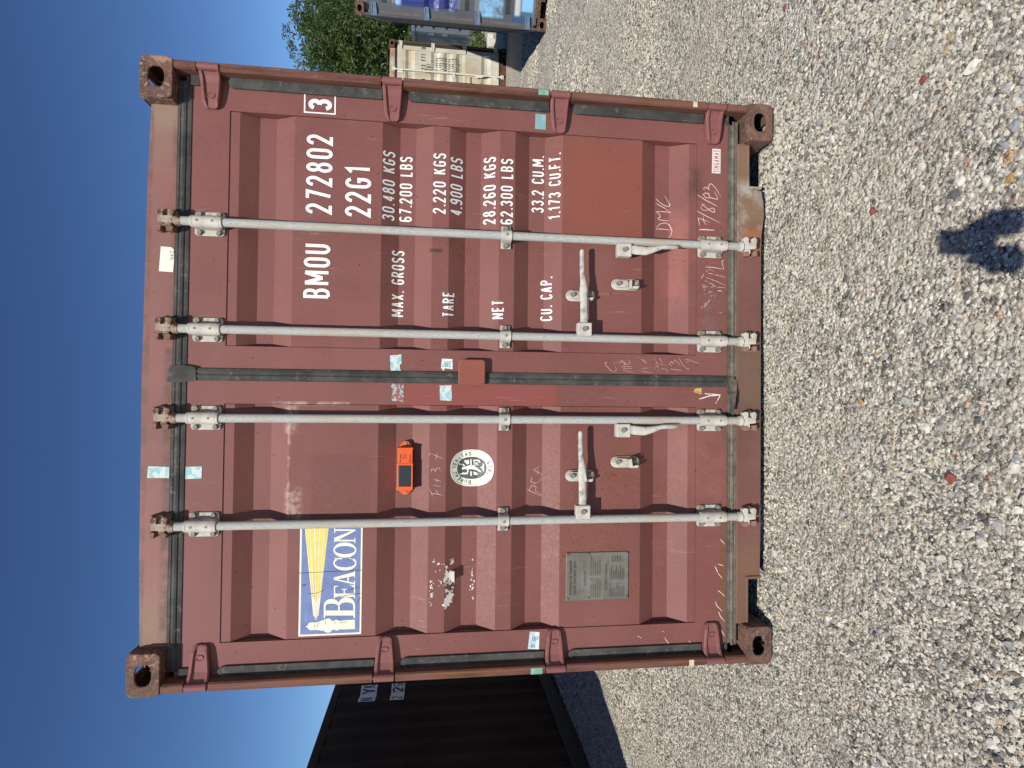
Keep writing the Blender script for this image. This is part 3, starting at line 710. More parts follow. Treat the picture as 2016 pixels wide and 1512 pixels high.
def cast_rust():
    t = T('rusty_casting'); a = t.noise(11, 8, .7, dist=.8); b = t.noise(26, 7, .72, loc=(3, 8, 1), dist=1.2); Z = t.xz()[2]
    col = t.mix(t.step(a, .35, .62), (.075, .042, .032), (.165, .088, .064)); col = t.mix(t.step(t.noise(70, 4, .7), .5, .72), col, (.20, .125, .09))
    col = t.mix(t.ma('MULTIPLY', t.step(b, .55, .61), t.step(Z, 1, 2, .35, .9)), col, (.36, .205, .135))
    return t.out(col, .85, t.ma('ADD', a, b), .9, .004)
def rubber():
    t = T('weathered_rubber'); n = t.noise(9, 6, .7); n2 = t.noise(30, 6, .7, loc=(2, 2, 8)); Z = t.xz()[2]
    col = t.mix(t.step(n, .35, .7), (.038, .037, .035), (.080, .077, .069)); col = t.mix(t.step(n2, .56, .68), col, (.13, .122, .105))
    col = t.mix(t.ma('MULTIPLY', t.step(Z, .19, .16), t.step(n2, .34, .62, .25, .95)), col, (.185, .155, .11))
    return t.out(col, .8, n2, .5, .002)
def rod_zinc():
    t = T('galvanised_rod'); a = t.noise(9, 6, .65, sc=(26, 26, 5)); b = t.noise(3.1, 7, .7, sc=(8, 8, 2), loc=(4, 1, 2)); c = t.noise(16, 7, .7, sc=(6, 6, 3), loc=(7, 7, 1))
    col = t.mix(t.step(a, .3, .7), (.33, .325, .30), (.50, .485, .44)); col = t.mix(t.step(a, .56, .68), col, (.24, .24, .225))
    col = t.mix(t.ma('MULTIPLY', t.step(b, .47, .64), .6), col, (.40, .335, .24)); col = t.mix(t.step(c, .66, .72), col, (.20, .105, .055))
    return t.out(col, .72, c, .3, .001, 0.0, .14)
P_DOOR = paint('maroon_door_paint', MAROON, patches=repaint, specks=specks, dirt=.26, dirtcol=(.15, .066, .052), scuff=.38, var=.09, chips=.20, fade=(.204, .082, .069))
P_HEAD = paint('faded_header_paint', (.225, .088, .075), rust=.16, rustcol=(.11, .05, .03), dirt=.14, dirtcol=(.20, .13, .095), var=.12, fade=(.235, .108, .092),
               patches=[(-1.1, -.86, 2.46, 2.6, (.255, .185, .115), .14, .75), (.96, 1.1, 2.46, 2.6, (.30, .22, .15), .05, .7), (.80, 1.1, 2.46, 2.6, (.24, .16, .12), .1, .5), (-1.06, 1.06, 2.560, 2.60, (.14, .075, .05), .006, .8, 14), (-1.06, .1, 2.466, 2.502, (.075, .052, .036), .012, .8, 9), (-1.06, 1.0, 2.466, 2.486, (.11, .06, .04), .010, .6, 14)])
P_SILL = paint('muddy_sill_paint', (.170, .072, .058), rust=.20, dirt=.38, dirtcol=(.12, .078, .048), var=.2,
               patches=[(.70, 1.06, .0, .15, (.22, .145, .085), .05, .8), (.62, .88, .02, .15, (.42, .40, .34), .04, .8, 9), (.56, .68, .02, .12, (.33, .13, .05), .03, .8), (-1.06, -.72, .0, .15, (.19, .115, .068), .1, .75), (-.2, .2, .0, .15, (.16, .115, .07), .1, .7, 6)])
P_POST = streaked('rusty_post_paint')
P_HINGE = paint('hinge_paint', (.21, .076, .07), rust=.04, dirt=.2, dirtcol=(.16, .08, .06), var=.08)
P_SIDE = paint('maroon_side_paint', (.21, .078, .07), rust=.12, dirt=.3, dirtcol=(.2, .12, .09))
P_CAST = cast_rust()
GASK = rubber()
ROD = rod_zinc()
GALV = plain('galvanised_bracket', (.50, .465, .40), .16, 14, .65, (.33, .23, .14), (.50, .68), .35)
CAMM = plain('weathered_cam', (.36, .28, .21), .3, 24, .8, (.10, .05, .03), (.42, .56), .5)
KEEP = plain('dirty_keeper', (.22, .12, .085), .3, 26, .85, (.45, .37, .28), (.58, .66), .5)
BOLT = plain('dull_bolt', (.20, .185, .165), .3, 60, .7)
GRIP = plain('hot_dip_zinc', (.50, .47, .41), .12, 16, .6, (.27, .26, .24), (.50, .64), .5, stretch=(2.2, 2.2, 2.2))
DARK = plain('under_floor', (.03, .028, .026), .3, 6, .9)
COVER = paint('seal_cover_paint', (.24, .068, .046), rust=.10, rustcol=(.06, .03, .02), var=.12)
main = empty('shipping_container', label='maroon container with its doors facing us and four galvanised locking rods', cat='shipping container', group='shipping containers in the gravel yard')
MR = build_container(main, dict(casting=P_CAST, post=P_POST, side=P_SIDE, rail=P_SIDE, dark=DARK, header=P_HEAD, sill=P_SILL, door=P_DOOR, gasket=GASK, hinge=P_HINGE, rod=ROD, galv=GALV, cam=CAMM, keeper=KEEP, bolt=BOLT, grip=GRIP, cover=COVER))
DR, DL = MR['door', 1], MR['door', -1]

WHITE = plain('white_lettering', (.80, .79, .75), .06, 30, .6)
def text(s, xa, xb, ya, yb, parent, mat=None, sw=.145, gap=.22, name='lettering', off=.0016, **kw):
    p = atd((xa + xb) / 2, ya); q = atd((xa + xb) / 2, yb); z1 = atd(xa, (ya + yb) / 2).z; z0 = atd(xb, (ya + yb) / 2).z
    ks = []; n = 0
    for wd in s.split(' '): n += len(wd); ks.append(n)
    for mb in text_mb(s, p.x, q.x, z0, z1, sw, gap, split=ks[:-1] or [999]): lettering(name, mb, mat or WHITE, parent, off, **kw)
for s, xa, xb, ya, yb, sw in (('272802', 602.5, 655, 421, 266, .135), ('22G1', 679.5, 731, 427, 328, .135), ('30.480 KGS', 753, 778, 434, 298, .135), ('67.200 LBS', 786.5, 812, 437, 309, .135),
        ('2.220 KGS', 852.5, 878, 421, 302, .135), ('4.900 LBS', 886.5, 911, 424, 311, .135), ('28.260 KGS', 951.5, 976, 442, 310, .135), ('62.300 LBS', 985.5, 1010, 442, 313, .135),
        ('33.2 CU.M.', 1046.5, 1071, 419, 308, .135), ('1.173 CU.FT.', 1080, 1104, 432, 303, .135), ('BMOU', 597.5, 650.5, 587, 481, .135), ('MAX. GROSS', 770.5, 796, 624, 494, .135),
        ('TARE', 871, 894.5, 624, 575, .14), ('NET', 968, 992, 628, 591.5, .14), ('CU. CAP.', 1063.5, 1087.5, 632, 546, .14)):
    text(s, xa, xb, ya, yb, DR, sw=sw)
mb = text_mb('3', at(630, 217).x, at(630, 195).x, 1.888, 1.980, .17)
x0, x1, z0, z1 = at(630, 223).x, at(630, 187).x, at(660, 205).z, at(600, 205).z
ribbon(mb, [(x0, z0), (x1, z0), (x1, z1), (x0, z1)], .0055, True)
lettering('lettering', mb, WHITE, DR)

# chalk marks and scratches, traced where they stand on the doors
CHALK = plain('chalk', (.52, .35, .31), .2, 90, .9, (.27, .12, .10), (.48, .62)); CHALKP = plain('pink_chalk', (.66, .44, .39), .12, 90, .9, (.42, .22, .19), (.54, .68)); CHALKW = plain('white_chalk', (.74, .65, .60), .15, 90, .9, (.35, .2, .17), (.54, .66))
def chalk(strokes, ox, oy, sc, w, mat, parent, name='chalk_mark', **kw):
    if len(strokes) > 1 and name == 'scratch':
        for st in strokes: chalk([st], ox, oy, sc, w, mat, parent, name)
        return
    mb = MB()
    for i, st in enumerate(strokes):
        pts = []
        for (X, Y), (X2, Y2) in zip(st, st[1:]):
            n = max(1, int(math.hypot(X2 - X, Y2 - Y) / sc / 5))
            for k in range(n): pts.append((X + (X2 - X) * k / n, Y + (Y2 - Y) * k / n))
        pts.append(st[-1]); pts = [(a + random.uniform(-.6, .6), b + random.uniform(-.6, .6)) for a, b in pts]
        q = [atd(ox + a / sc, oy + b / sc) for a, b in pts]
        ribbon(mb, [(p.x, p.z) for p in q], w, False, -.0001 * (i % 5), lambda t: .55 + .45 * math.sin(3.0 * t + .4))
    return lettering(name, mb, mat, parent, .0014, **kw)
chalk([[(825, 1035), (850, 1100), (880, 1160)], [(845, 1100), (930, 1102), (1065, 1135)], [(920, 1045), (940, 1080), (955, 1110)], [(865, 965), (985, 990)], [(880, 880), (1000, 915)], [(940, 865), (925, 940)],
       [(843, 778), (848, 735), (880, 720), (903, 748), (905, 770)], [(905, 768), (928, 713), (965, 703), (988, 752)], [(820, 525), (815, 492), (850, 482), (960, 540), (1055, 575)], [(915, 585), (945, 455)]], 740, 830, 7.754, .0030, CHALK, DL)
chalk([[(1690, 790), (1795, 840)], [(1698, 800), (1722, 762), (1752, 770), (1747, 800), (1797, 832)], [(1725, 700), (1715, 735), (1745, 748), (1778, 735), (1792, 700)], [(1800, 690), (1735, 655), (1775, 630)], [(1760, 682), (1768, 650)]], 560, 740, 3.537, .0030, CHALK, DL)
chalk([[(75, 685), (180, 690), (282, 702)], [(85, 665), (130, 620), (200, 603), (255, 630), (290, 700), (280, 770), (238, 808)]], 1280, 350, 6.8, .0034, CHALKP, DR)
chalk([[(100, 550), (150, 570), (250, 578)], [(100, 550), (135, 525), (120, 485), (75, 458)], [(75, 458), (130, 452), (275, 465)]], 1280, 350, 6.8, .0034, CHALKP, DR)
chalk([[(75, 345), (180, 400), (272, 470)]], 1280, 350, 6.8, .0036, CHALKP, DR)
chalk([[(75, 285), (140, 340), (205, 380), (248, 385), (264, 360), (225, 300), (195, 240)]], 1280, 350, 6.8, .0034, CHALKP, DR)
chalk([[(652, 695), (740, 695), (862, 705)]], 1280, 350, 6.8, .0056, CHALKP, DR)
chalk([[(662, 640), (640, 540), (700, 560), (798, 598)], [(748, 632), (715, 580), (708, 515)]], 1280, 350, 6.8, .0032, CHALKP, DR)
chalk([[(630, 450), (760, 520), (940, 606)]], 1280, 350, 6.8, .0036, CHALKP, DR)
chalk([[(695, 345), (715, 375), (790, 430), (830, 460), (862, 462), (860, 425), (830, 405), (770, 435), (710, 440), (678, 405), (690, 365), (735, 360)]], 1280, 350, 6.8, .0034, CHALKP, DR)
chalk([[(635, 232), (740, 300), (900, 384)]], 1280, 350, 6.8, .0040, CHALKP, DR)
chalk([[(790, 275), (740, 265), (708, 225), (740, 205), (785, 215), (792, 265), (850, 280), (898, 290), (895, 250), (850, 180)]], 1280, 350, 6.8, .0036, CHALKP, DR)
chalk([[(725, 162), (712, 145), (745, 128), (778, 150), (788, 168), (780, 120), (795, 85), (825, 85), (880, 150), (942, 248)]], 1280, 350, 6.8, .0036, CHALKP, DR)
chalk([[(230, 203), (360, 212), (515, 240)], [(510, 232), (485, 130), (492, 108), (518, 100)]], 1360, 500, 7.933, .0034, CHALKP, DR)
chalk([[(540, 368), (420, 335), (320, 310), (255, 300), (238, 270), (280, 243), (350, 258), (372, 285)]], 1360, 500, 7.933, .0034, CHALK, DR)
chalk([[(235, 365), (270, 380), (400, 430), (540, 495)], [(215, 405), (240, 430), (330, 470), (400, 520), (540, 530)]], 1360, 500, 7.933, .0034, CHALK, DR)
chalk([[(420, 573), (482, 580)]], 1360, 500, 7.933, .0040, CHALKW, DR)
for st in ([(160, 385), (205, 315)], [(170, 490), (225, 485)], [(185, 520), (275, 508)], [(310, 520), (370, 505)], [(205, 545), (215, 570)], [(205, 620), (225, 640)], [(270, 600), (340, 590)], [(310, 660), (360, 640)], [(365, 670), (395, 640)], [(210, 790), (300, 715)], [(205, 830), (290, 745)], [(165, 840), (185, 815)], [(445, 925), (480, 910)]): chalk([st], 1360, 500, 7.933, .0042, CHALK, DR, name='scratch')
chalk([[(100, 155), (65, 150), (90, 195), (140, 250), (185, 270), (213, 245), (195, 190), (180, 150)]], 1180, 690, 6.35, .0026, CHALK, DR)
chalk([[(255, 160), (275, 120), (320, 160), (300, 190)], [(270, 205), (420, 200)], [(290, 230), (420, 225)], [(290, 245), (435, 278)], [(285, 130), (330, 180), (385, 160), (345, 65)]], 1180, 690, 6.35, .0022, CHALK, DR)
chalk([[(490, 80), (560, 140), (590, 165), (550, 105)], [(530, 225), (650, 215)], [(540, 260), (660, 280)]], 1180, 690, 6.35, .0022, CHALK, DR)
chalk([[(680, 100), (720, 150), (700, 165), (850, 188)], [(750, 95), (790, 165)], [(695, 245), (690, 205), (730, 195), (745, 270)], [(770, 235), (820, 225), (850, 250), (835, 290)]], 1180, 690, 6.35, .0022, CHALK, DR)
chalk([[(885, 230), (1030, 252)], [(905, 195), (875, 160), (900, 140), (930, 165), (935, 115), (970, 140), (1010, 195)], [(990, 85), (1040, 180), (1120, 250)], [(1090, 230), (1125, 225)]], 1180, 690, 6.35, .0024, CHALK, DR)
chalk([[(1065, 120), (1100, 105), (1110, 140), (1080, 150)], [(1110, 110), (1180, 140), (1262, 165)]], 1180, 690, 6.35, .0020, CHALK, DR)
chalk([[(1290, 1407), (1420, 1418), (1378, 1492)], [(1245, 1452), (1330, 1425), (1420, 1420)]], 1080, 440, 4.2, .0050, CHALKW, DL)
chalk([[(1420, 92), (1455, 130)], [(1375, 315), (1400, 370), (1435, 415)], [(1400, 295), (1445, 310)], [(1400, 512), (1455, 560)], [(1378, 605), (1390, 640), (1435, 685)], [(1405, 690), (1420, 730), (1455, 770)], [(1425, 840), (1455, 890)], [(735, 890), (768, 906)], [(940, 848), (957, 860)], [(960, 905), (997, 962)], [(1160, 928), (1182, 962)]], 1080, 1040, 4.2, .0030, CHALKW, DL, name='scratch')
# ---------------------------------------------------------------- blue beacon sign on the left door
BLUE = plain('faded_sign_blue', (.155, .205, .39), .12, 20, .55, (.25, .30, .44), (.58, .74), .05)
CREAM = plain('sign_cream', (.80, .74, .58), .05, 30, .55); YEL = plain('sign_yellow', (.80, .60, .13), .08, 30, .55); CRACK = plain('sign_crack', (.06, .06, .08), .1)
def zw(ox, oy, sc):
    return lambda X, Y: (lambda p: (p.x, p.z))(atd(ox + X / sc, oy + Y / sc))
zb = zw(560, 1040, 6.575)
def flat(name, polys, mat, parent, off, folds=True, fn=None, **kw):
    mb = MB()
    for i, p in enumerate(polys):
        k = mb.add([(a, -.00006 * (i % 5), b) for a, b in p]); mb.face(range(k, k + len(p)))
    return obj(name, conform(mb.mesh(name), off, folds, fn), mat, parent, **kw)
SX0, SX1, SZ0, SZ1 = -1.040, -.594, 1.741, 1.985
sign = flat('beacon_sign', [[(SX0, SZ0), (SX1, SZ0), (SX1, SZ1), (SX0, SZ1)]], CREAM, DL, .0015)
flat('sign_ground', [[(SX0 + .007, SZ0 + .007), (SX1 - .007, SZ0 + .007), (SX1 - .007, SZ1 - .007), (SX0 + .007, SZ1 - .007)]], BLUE, DL, .0021)
tops = [(270, 325), (330, 387), (393, 449), (456, 510), (516, 570)]; bots = [(380, 1130), (393, 1150), (408, 1185), (422, 1150), (437, 1130)]
beams = []; cores = []
def up_x(X, dx, Y): return X + dx
for (a, b), (cx, cy) in zip(tops, bots):
    f = -.05
    beams.append([zb(a + (a - cx) * -f - 3, -50), zb(b + (b - cx) * -f + 3, -50), zb(cx + 5, cy), zb(cx - 5, cy)])
    cores.append([zb(a + (a - cx) * -f + 4, -50), zb(b + (b - cx) * -f - 5, -50), zb(cx + (b - cx) * .2, cy - 240), zb(cx + (a - cx) * .2 + 1, cy - 240)])
flat('light_beam', beams, CREAM, DL, .0026); flat('light_beam', cores, YEL, DL, .0031)
lh = [(275, 1270), (300, 1255), (318, 1222), (350, 1215), (400, 1218), (440, 1208), (490, 1190), (510, 1180), (545, 1172), (570, 1163), (600, 1172), (606, 1195), (650, 1195), (665, 1180), (690, 1182), (700, 1195), (912, 1180), (914, 1300),
      (700, 1308), (690, 1320), (665, 1318), (650, 1305), (608, 1318), (600, 1340), (565, 1350), (530, 1340), (500, 1325), (440, 1315), (390, 1312), (340, 1318), (315, 1305), (300, 1285)]
flat('lighthouse', [[zb(*p) for p in lh]], CREAM, DL, .0026)
det = []
for X, Y, a, b in ((388, 1262, 5, 14), (424, 1258, 6, 14), (390, 1235, 8, 3), (390, 1290, 8, 3), (425, 1232, 8, 3), (425, 1290, 8, 3), (530, 1218, 5, 22), (655, 1218, 4, 18), (512, 1318, 6, 8), (512, 1192, 5, 6), (450, 1225, 4, 14)): det.append([zb(X - a, Y - b), zb(X + a, Y - b), zb(X + a, Y + b), zb(X - a, Y + b)])
for k in range(8): det.append([zb(706 + k * 13, 1228), zb(711 + k * 13, 1228), zb(722 + k * 13, 1205), zb(717 + k * 13, 1205)])
flat('lighthouse_detail', det, plain('sign_grey', (.33, .33, .33), .1), DL, .0031)
def serif(parts, X0, X1, Y0, Y1):
    "letter parts in a unit box: picture x runs X0 (top) .. X1 (foot), picture y runs Y0 (left) .. Y1 (right)"
    return [[zb(X1 + (X0 - X1) * b, Y0 + (Y1 - Y0) * a) for a, b in p] for p in parts]
def ringpart(cx, cy, rx, ry, tx, ty, a0, a1, n=14):
    return [arc(cx, cy, rx, ry, a0 + (a1 - a0) * i / n, a0 + (a1 - a0) * (i + 1) / n, 1) + arc(cx, cy, rx - tx, ry - ty, a0 + (a1 - a0) * (i + 1) / n, a0 + (a1 - a0) * i / n, 1) for i in range(n)]
Rc = lambda a, b, c, d: [(a, c), (b, c), (b, d), (a, d)]
SB = [Rc(.12, .36, 0, 1), Rc(0, .36, 0, .05), Rc(0, .36, .95, 1), Rc(.3, .6, .94, 1), Rc(.3, .6, .49, .54), Rc(.3, .62, 0, .06)] + ringpart(.58, .745, .34, .255, .22, .06, 90, -90) + ringpart(.60, .27, .40, .27, .24, .06, 90, -90)
SE = [Rc(.12, .36, 0, 1), Rc(0, .36, 0, .05), Rc(0, .36, .95, 1), Rc(.3, .92, .94, 1), Rc(.3, .70, .48, .54), Rc(.3, .95, 0, .06), [(.82, .94), (.92, .94), (.92, .74)], [(.80, .06), (.95, .06), (1, .28)], Rc(.64, .70, .38, .64)]
SA = [[(.40, 1), (.56, 1), (.92, .04), (.66, .04)], [(.40, 1), (.48, 1), (.20, .04), (.10, .04)], Rc(0, .34, 0, .05), Rc(.56, 1.02, 0, .05), Rc(.24, .72, .30, .36)]
SC = ringpart(.56, .5, .56, .52, .24, .06, 48, 312, 20) + [[(.86, .62), (.95, .62), (.95, .98), (.90, .98), (.84, .84)], [(.84, .16), (.98, .30), (.92, .32), (.80, .14)]]
SO = ringpart(.5, .5, .52, .52, .24, .07, 0, 360, 28)
SN = [Rc(.12, .22, 0, 1), Rc(0, .34, 0, .05), [(.06, 1), (.34, 1), (.90, .0), (.80, 0), (.12, .93)], Rc(.80, .90, 0, 1), Rc(.66, 1.02, .95, 1)]
le = []
for L, b in ((SB, (510, 916, 1158, 890)), (SE, (642, 916, 905, 728)), (SA, (642, 916, 742, 548)), (SC, (640, 928, 545, 372)), (SO, (640, 928, 374, 184)), (SN, (646, 920, 190, -8))): le += serif(L, *b)
flat('sign_lettering', le, CREAM, DL, .0028)
mb = MB()
for st in ([(185, 578), (500, 562), (1000, 540)], [(315, 845), (420, 835), (520, 795)], [(690, 880), (800, 865), (985, 840)], [(830, 795), (965, 760)], [(935, 955), (985, 895)]): ribbon(mb, [zb(*p) for p in st], .0016)
ribbon(mb, [zb(232, 732), zb(274, 734)], .0035)
lettering('sign_crack', mb, CRACK, DL, .0037)

# oval class society decal
zv = zw(740, 830, 7.754); OV = plain('decal_cream', (.80, .77, .66), .05, 40, .5); OVD = plain('decal_green_black', (.085, .10, .10), .1, 40, .5)
cx, cz = (lambda p: p)(zv(1462, 706))
rx, rz = .0775, .0905
def oval(a, b, n=48, e=2.35): return [(cx + a * math.copysign(abs(math.cos(t)) ** (2 / e), math.cos(t)), cz + b * math.copysign(abs(math.sin(t)) ** (2 / e), math.sin(t))) for t in [2 * math.pi * i / n for i in range(n)]]
flat('class_decal', [oval(rx, rz)], OV, DL, .0016)
mb = MB(); ribbon(mb, oval(rx - .0055, rz - .0065), .0011, True); lettering('decal_ring', mb, OVD, DL, .0022)
flat('decal_centre', [oval(.0465, .0615)], OVD, DL, .0022)
fig = [[(1310, 705), (1330, 690), (1345, 700), (1342, 725), (1322, 735), (1310, 722)], [(1340, 700), (1380, 680), (1440, 660), (1490, 672), (1530, 690), (1560, 720), (1610, 760), (1600, 775), (1540, 742), (1470, 725), (1410, 730), (1350, 722)],
       [(1345, 690), (1330, 660), (1300, 665), (1290, 655), (1335, 645), (1365, 675)], [(1262, 640), (1285, 628), (1292, 650), (1272, 660)], [(1380, 720), (1400, 760), (1370, 780), (1380, 792), (1420, 765), (1400, 720)], [(1270, 800), (1330, 775), (1400, 785), (1410, 800), (1330, 805), (1290, 810)],
       [(1440, 575), (1462, 575), (1464, 660), (1442, 660)], [(1440, 760), (1464, 755), (1466, 828), (1442, 828)], [(1352, 590), (1420, 585), (1425, 640), (1395, 655), (1352, 612)], [(1485, 580), (1560, 580), (1590, 600), (1590, 625), (1540, 600), (1485, 612)], [(1490, 620), (1560, 625), (1550, 645), (1490, 640)], [(1480, 658), (1560, 650), (1560, 665), (1480, 672)], [(1490, 760), (1530, 770), (1560, 800), (1530, 815), (1490, 805)], [(1600, 690), (1630, 680), (1632, 640), (1650, 640), (1650, 760), (1632, 755), (1630, 710), (1600, 712)]]
flat('decal_figure', [[zv(*p) for p in f] for f in fig], OV, DL, .0028)
def around(s, a0, a1, ra, rb, h, flip=False):
    mb = MB(); n = len(s)
    for i, ch in enumerate(s):
        if ch == ' ': continue
        a = RAD(a0 + (a1 - a0) * i / (n - 1)); ox, oz = cx + ra * math.cos(a), cz + rb * math.sin(a)
        rot = a - math.pi / 2 + (math.pi if flip else 0); wf, st = GL[ch]; wd = .0082 * max(wf, .15)
        for k, (pts, cl) in enumerate(st):
            q = [((u - .5) * wd, (v - .5) * h) for u, v in pts]
            ribbon(mb, [(ox + x * math.cos(rot) - z * math.sin(rot), oz + x * math.sin(rot) + z * math.cos(rot)) for x, z in q], .0025, cl, -.00008 * (k % 3))
    lettering('decal_lettering', mb, OVD, DL, .0023)
around('BUREAU VERITAS', 174, 6, .0600, .0745, .0130); around('1828', 246, 294, .060, .0745, .0120, True)

# residue of a torn off decal, with a loose tab
zp = zw(560, 1020, 3.537)
t = T('torn_decal'); n_ = t.noise(38, 6, .7)
RESID = t.out(t.mix(t.step(n_, .50, .56), t.mix(t.noise(14, 3), (.60, .50, .36), (.80, .78, .74)), (.12, .05, .035)), .7, n_, .4)
def blob(pts, r, jit=.0035, k=5):
    out = []
    for (a, b), (c, d) in zip(pts, pts[1:] + pts[:1]):
        for i in range(k): out.append((a + (c - a) * i / k + r.uniform(-jit, jit), b + (d - b) * i / k + r.uniform(-jit, jit)))
    return out
rr = random.Random(3)
flat('torn_decal', [blob([zp(*p) for p in ((1105, 312), (1140, 330), (1130, 370), (1165, 362), (1183, 440), (1185, 500), (1165, 590), (1120, 632), (1100, 610), (1112, 570), (1127, 540), (1117, 500), (1133, 480), (1102, 460), (1115, 400), (1120, 350))], rr),
    blob([zp(*p) for p in ((1150, 290), (1185, 272), (1178, 312), (1152, 330))], rr, .003)], RESID, DL, .0018)
fl = []
for X0, Y0, Y1, n, sp in ((1022, 420, 575, 26, 16), (1045, 285, 310, 6, 10), (1312, 275, 292, 4, 8), (1306, 340, 500, 22, 16), (1308, 545, 570, 6, 9), (1075, 285, 480, 14, 24), (1018, 580, 630, 4, 6)):
    for k in range(n):
        X = X0 + rr.gauss(0, sp * .45); Y = rr.uniform(Y0, Y1); s = rr.uniform(2, 6.5)
        fl.append([zp(X + s * .8 * math.cos(a) * rr.uniform(.5, 1.2), Y + s * 1.6 * math.sin(a) * rr.uniform(.5, 1.2)) for a in (0, 1.05, 2.1, 3.14, 4.2, 5.2)])
flat('decal_flake', fl, plain('flake_white', (.74, .66, .60), .15, 60), DL, .0018)
tp = [atd(560 + X / 3.537, 1020 + Y / 3.537) for X, Y in ((1160, 362), (1160, 432), (1172, 432), (1172, 362))]
mb = MB(); mb.loft([[(p.x, p.y - o, p.z - q) for p, q in zip(tp, (0, 0, q2, q2))] for o, q2 in ((.001, 0), (.012, .002), (.020, .006))]); obj('loose_tab', mb, plain('tab_white', (.78, .77, .75), .05), DL)

# metal approval plate
CSC = plain('approval_plate', (.165, .155, .125), .16, 14, .55, (.23, .225, .20), (.5, .7), .2, metal=.3); INK = plain('plate_print', (.045, .045, .042), .1); PALE = plain('plate_pale', (.30, .28, .23), .1)
px0, px1, pz0, pz1 = -.937, -.735, .625, .899
plate = obj('approval_plate', [None] and MB().box(px0, px1, .0585, .0635, pz0, pz1), CSC, DL, .002)
for X in (px0 + .008, px1 - .008):
    for Z in (pz1 - .008, pz1 - .098, pz0 + .008): obj('rivet', MB().cyl((X, .0590, Z), (X, .0545, Z), .0075, 10, .005), CSC, DL)
dp = lambda x, z: .0585
def ptext(s, u0, u1, v0, v1, sw=.13): return conform(text_mb(s, px0 + (px1 - px0) * u0, px0 + (px1 - px0) * u1, pz1 - (pz1 - pz0) * v1, pz1 - (pz1 - pz0) * v0, sw, .25).mesh('print'), .0008, False, dp)
for s, a, b, c, d in (('APPROVED FOR TRANSPORT', .12, .86, .055, .095), ('UNDER CUSTOMS SEAL', .12, .84, .12, .16), ('CSC SAFETY APPROVAL', .20, .76, .625, .655)): obj('plate_lettering', ptext(s, a, b, c, d), INK, DL)
mb = MB(); r3 = random.Random(8)
def pl(u0, u1, v, w=.0016): ribbon(mb, [(px0 + (px1 - px0) * u0, pz1 - (pz1 - pz0) * v), (px0 + (px1 - px0) * u1, pz1 - (pz1 - pz0) * v)], w)
for v in (.29, .31): pl(.30, .62, v)
for k in range(5): pl(.06, .06 + r3.uniform(.25, .40), .40 + k * .035); pl(.55, .55 + r3.uniform(.2, .40), .40 + k * .035)
for k in range(9): pl(.06, .06 + r3.uniform(.18, .30), .70 + k * .028, .0022); pl(.42, .42 + r3.uniform(.15, .30), .70 + k * .028, .0026)
for k in range(4): pl(.80, .92, .74 + k * .04, .003)
obj('plate_print', conform(mb.mesh('print'), .0008, False, dp), INK, DL)
mb = MB(); bx = lambda u0, u1, v0, v1: ribbon(mb, [(px0 + (px1 - px0) * u, pz1 - (pz1 - pz0) * v) for u, v in ((u0, v0), (u1, v0), (u1, v1), (u0, v1))], .0013, True)
bx(.50, .96, .36, .58); bx(.04, .48, .36, .58); bx(.38, .74, .69, .95); bx(.77, .96, .70, .95); bx(.25, .75, .19, .25)
obj('plate_frame', conform(mb.mesh('print'), .0010, False, dp), PALE, DL)

# paper stickers and tape
def sticker_mat(name, c, c2, k=(.52, .6), sc=24):
    t = T(name); n = t.noise(sc, 5, .7); return t.out(t.mix(t.step(n, *k), c, c2), .75, n, .15)
TEAL = sticker_mat('teal_sticker', (.19, .36, .35), (.26, .42, .40)); TEALW = sticker_mat('worn_teal_sticker', (.27, .50, .49), (.58, .62, .60), (.47, .52), 40); SHRED = sticker_mat('shredded_sticker', (.30, .46, .46), (.29, .10, .09), (.46, .50), 70)
PAPER = sticker_mat('yellowed_paper', (.74, .72, .60), (.68, .64, .48), (.55, .65), 16); MINT = sticker_mat('mint_tape', (.18, .32, .24), (.26, .40, .31)); CREMT = sticker_mat('cream_tape', (.62, .55, .36), (.55, .45, .25)); YELT = sticker_mat('yellow_tape', (.55, .37, .12), (.40, .24, .08), (.5, .6), 60)
def stick(pxs, mat, parent, off=.0016, name='sticker', jag=0.0, **kw):
    pts = [(lambda p: (p.x, p.z))(atd(x, y)) for x, y in pxs]
    if jag: pts = blob(pts, rr, jag, 6)
    return flat(name, [pts], mat, parent, off, **kw)
DARKP = plain('small_print', (.10, .12, .12), .1)
stick([(1054, 224), (1075, 226), (1074, 256), (1053, 254)], TEAL, DR)
stick([(768, 700), (790, 698), (791, 716), (786, 718), (789, 730), (769, 731)], TEALW, DR, jag=.0012)
stick([(870, 706), (891, 707), (891, 727), (876, 725), (873, 730), (868, 724)], sticker_mat('white_sticker', (.66, .72, .74), (.36, .54, .54), (.52, .56), 40), DR)
flat('sticker_print', [[(lambda p: (p.x, p.z))(atd(x + a, y + b)) for a, b in ((0, 0), (2.6, 0), (2.6, 1.6), (0, 1.6))] for x in (876, 880, 884) for y in (712, 715, 718, 721)], DARKP, DR, .0022)
stick([(771, 755), (795, 757), (795, 791), (772, 789)], SHRED, DL, jag=.002)
stick([(866, 759), (889, 758), (889, 789), (866, 788)], TEALW, DL, jag=.0012)
stick([(1043, 1243), (1062, 1244), (1061, 1278), (1039, 1277)], sticker_mat('pale_blue_sticker', (.40, .56, .60), (.62, .70, .70), (.50, .56), 30), DL)
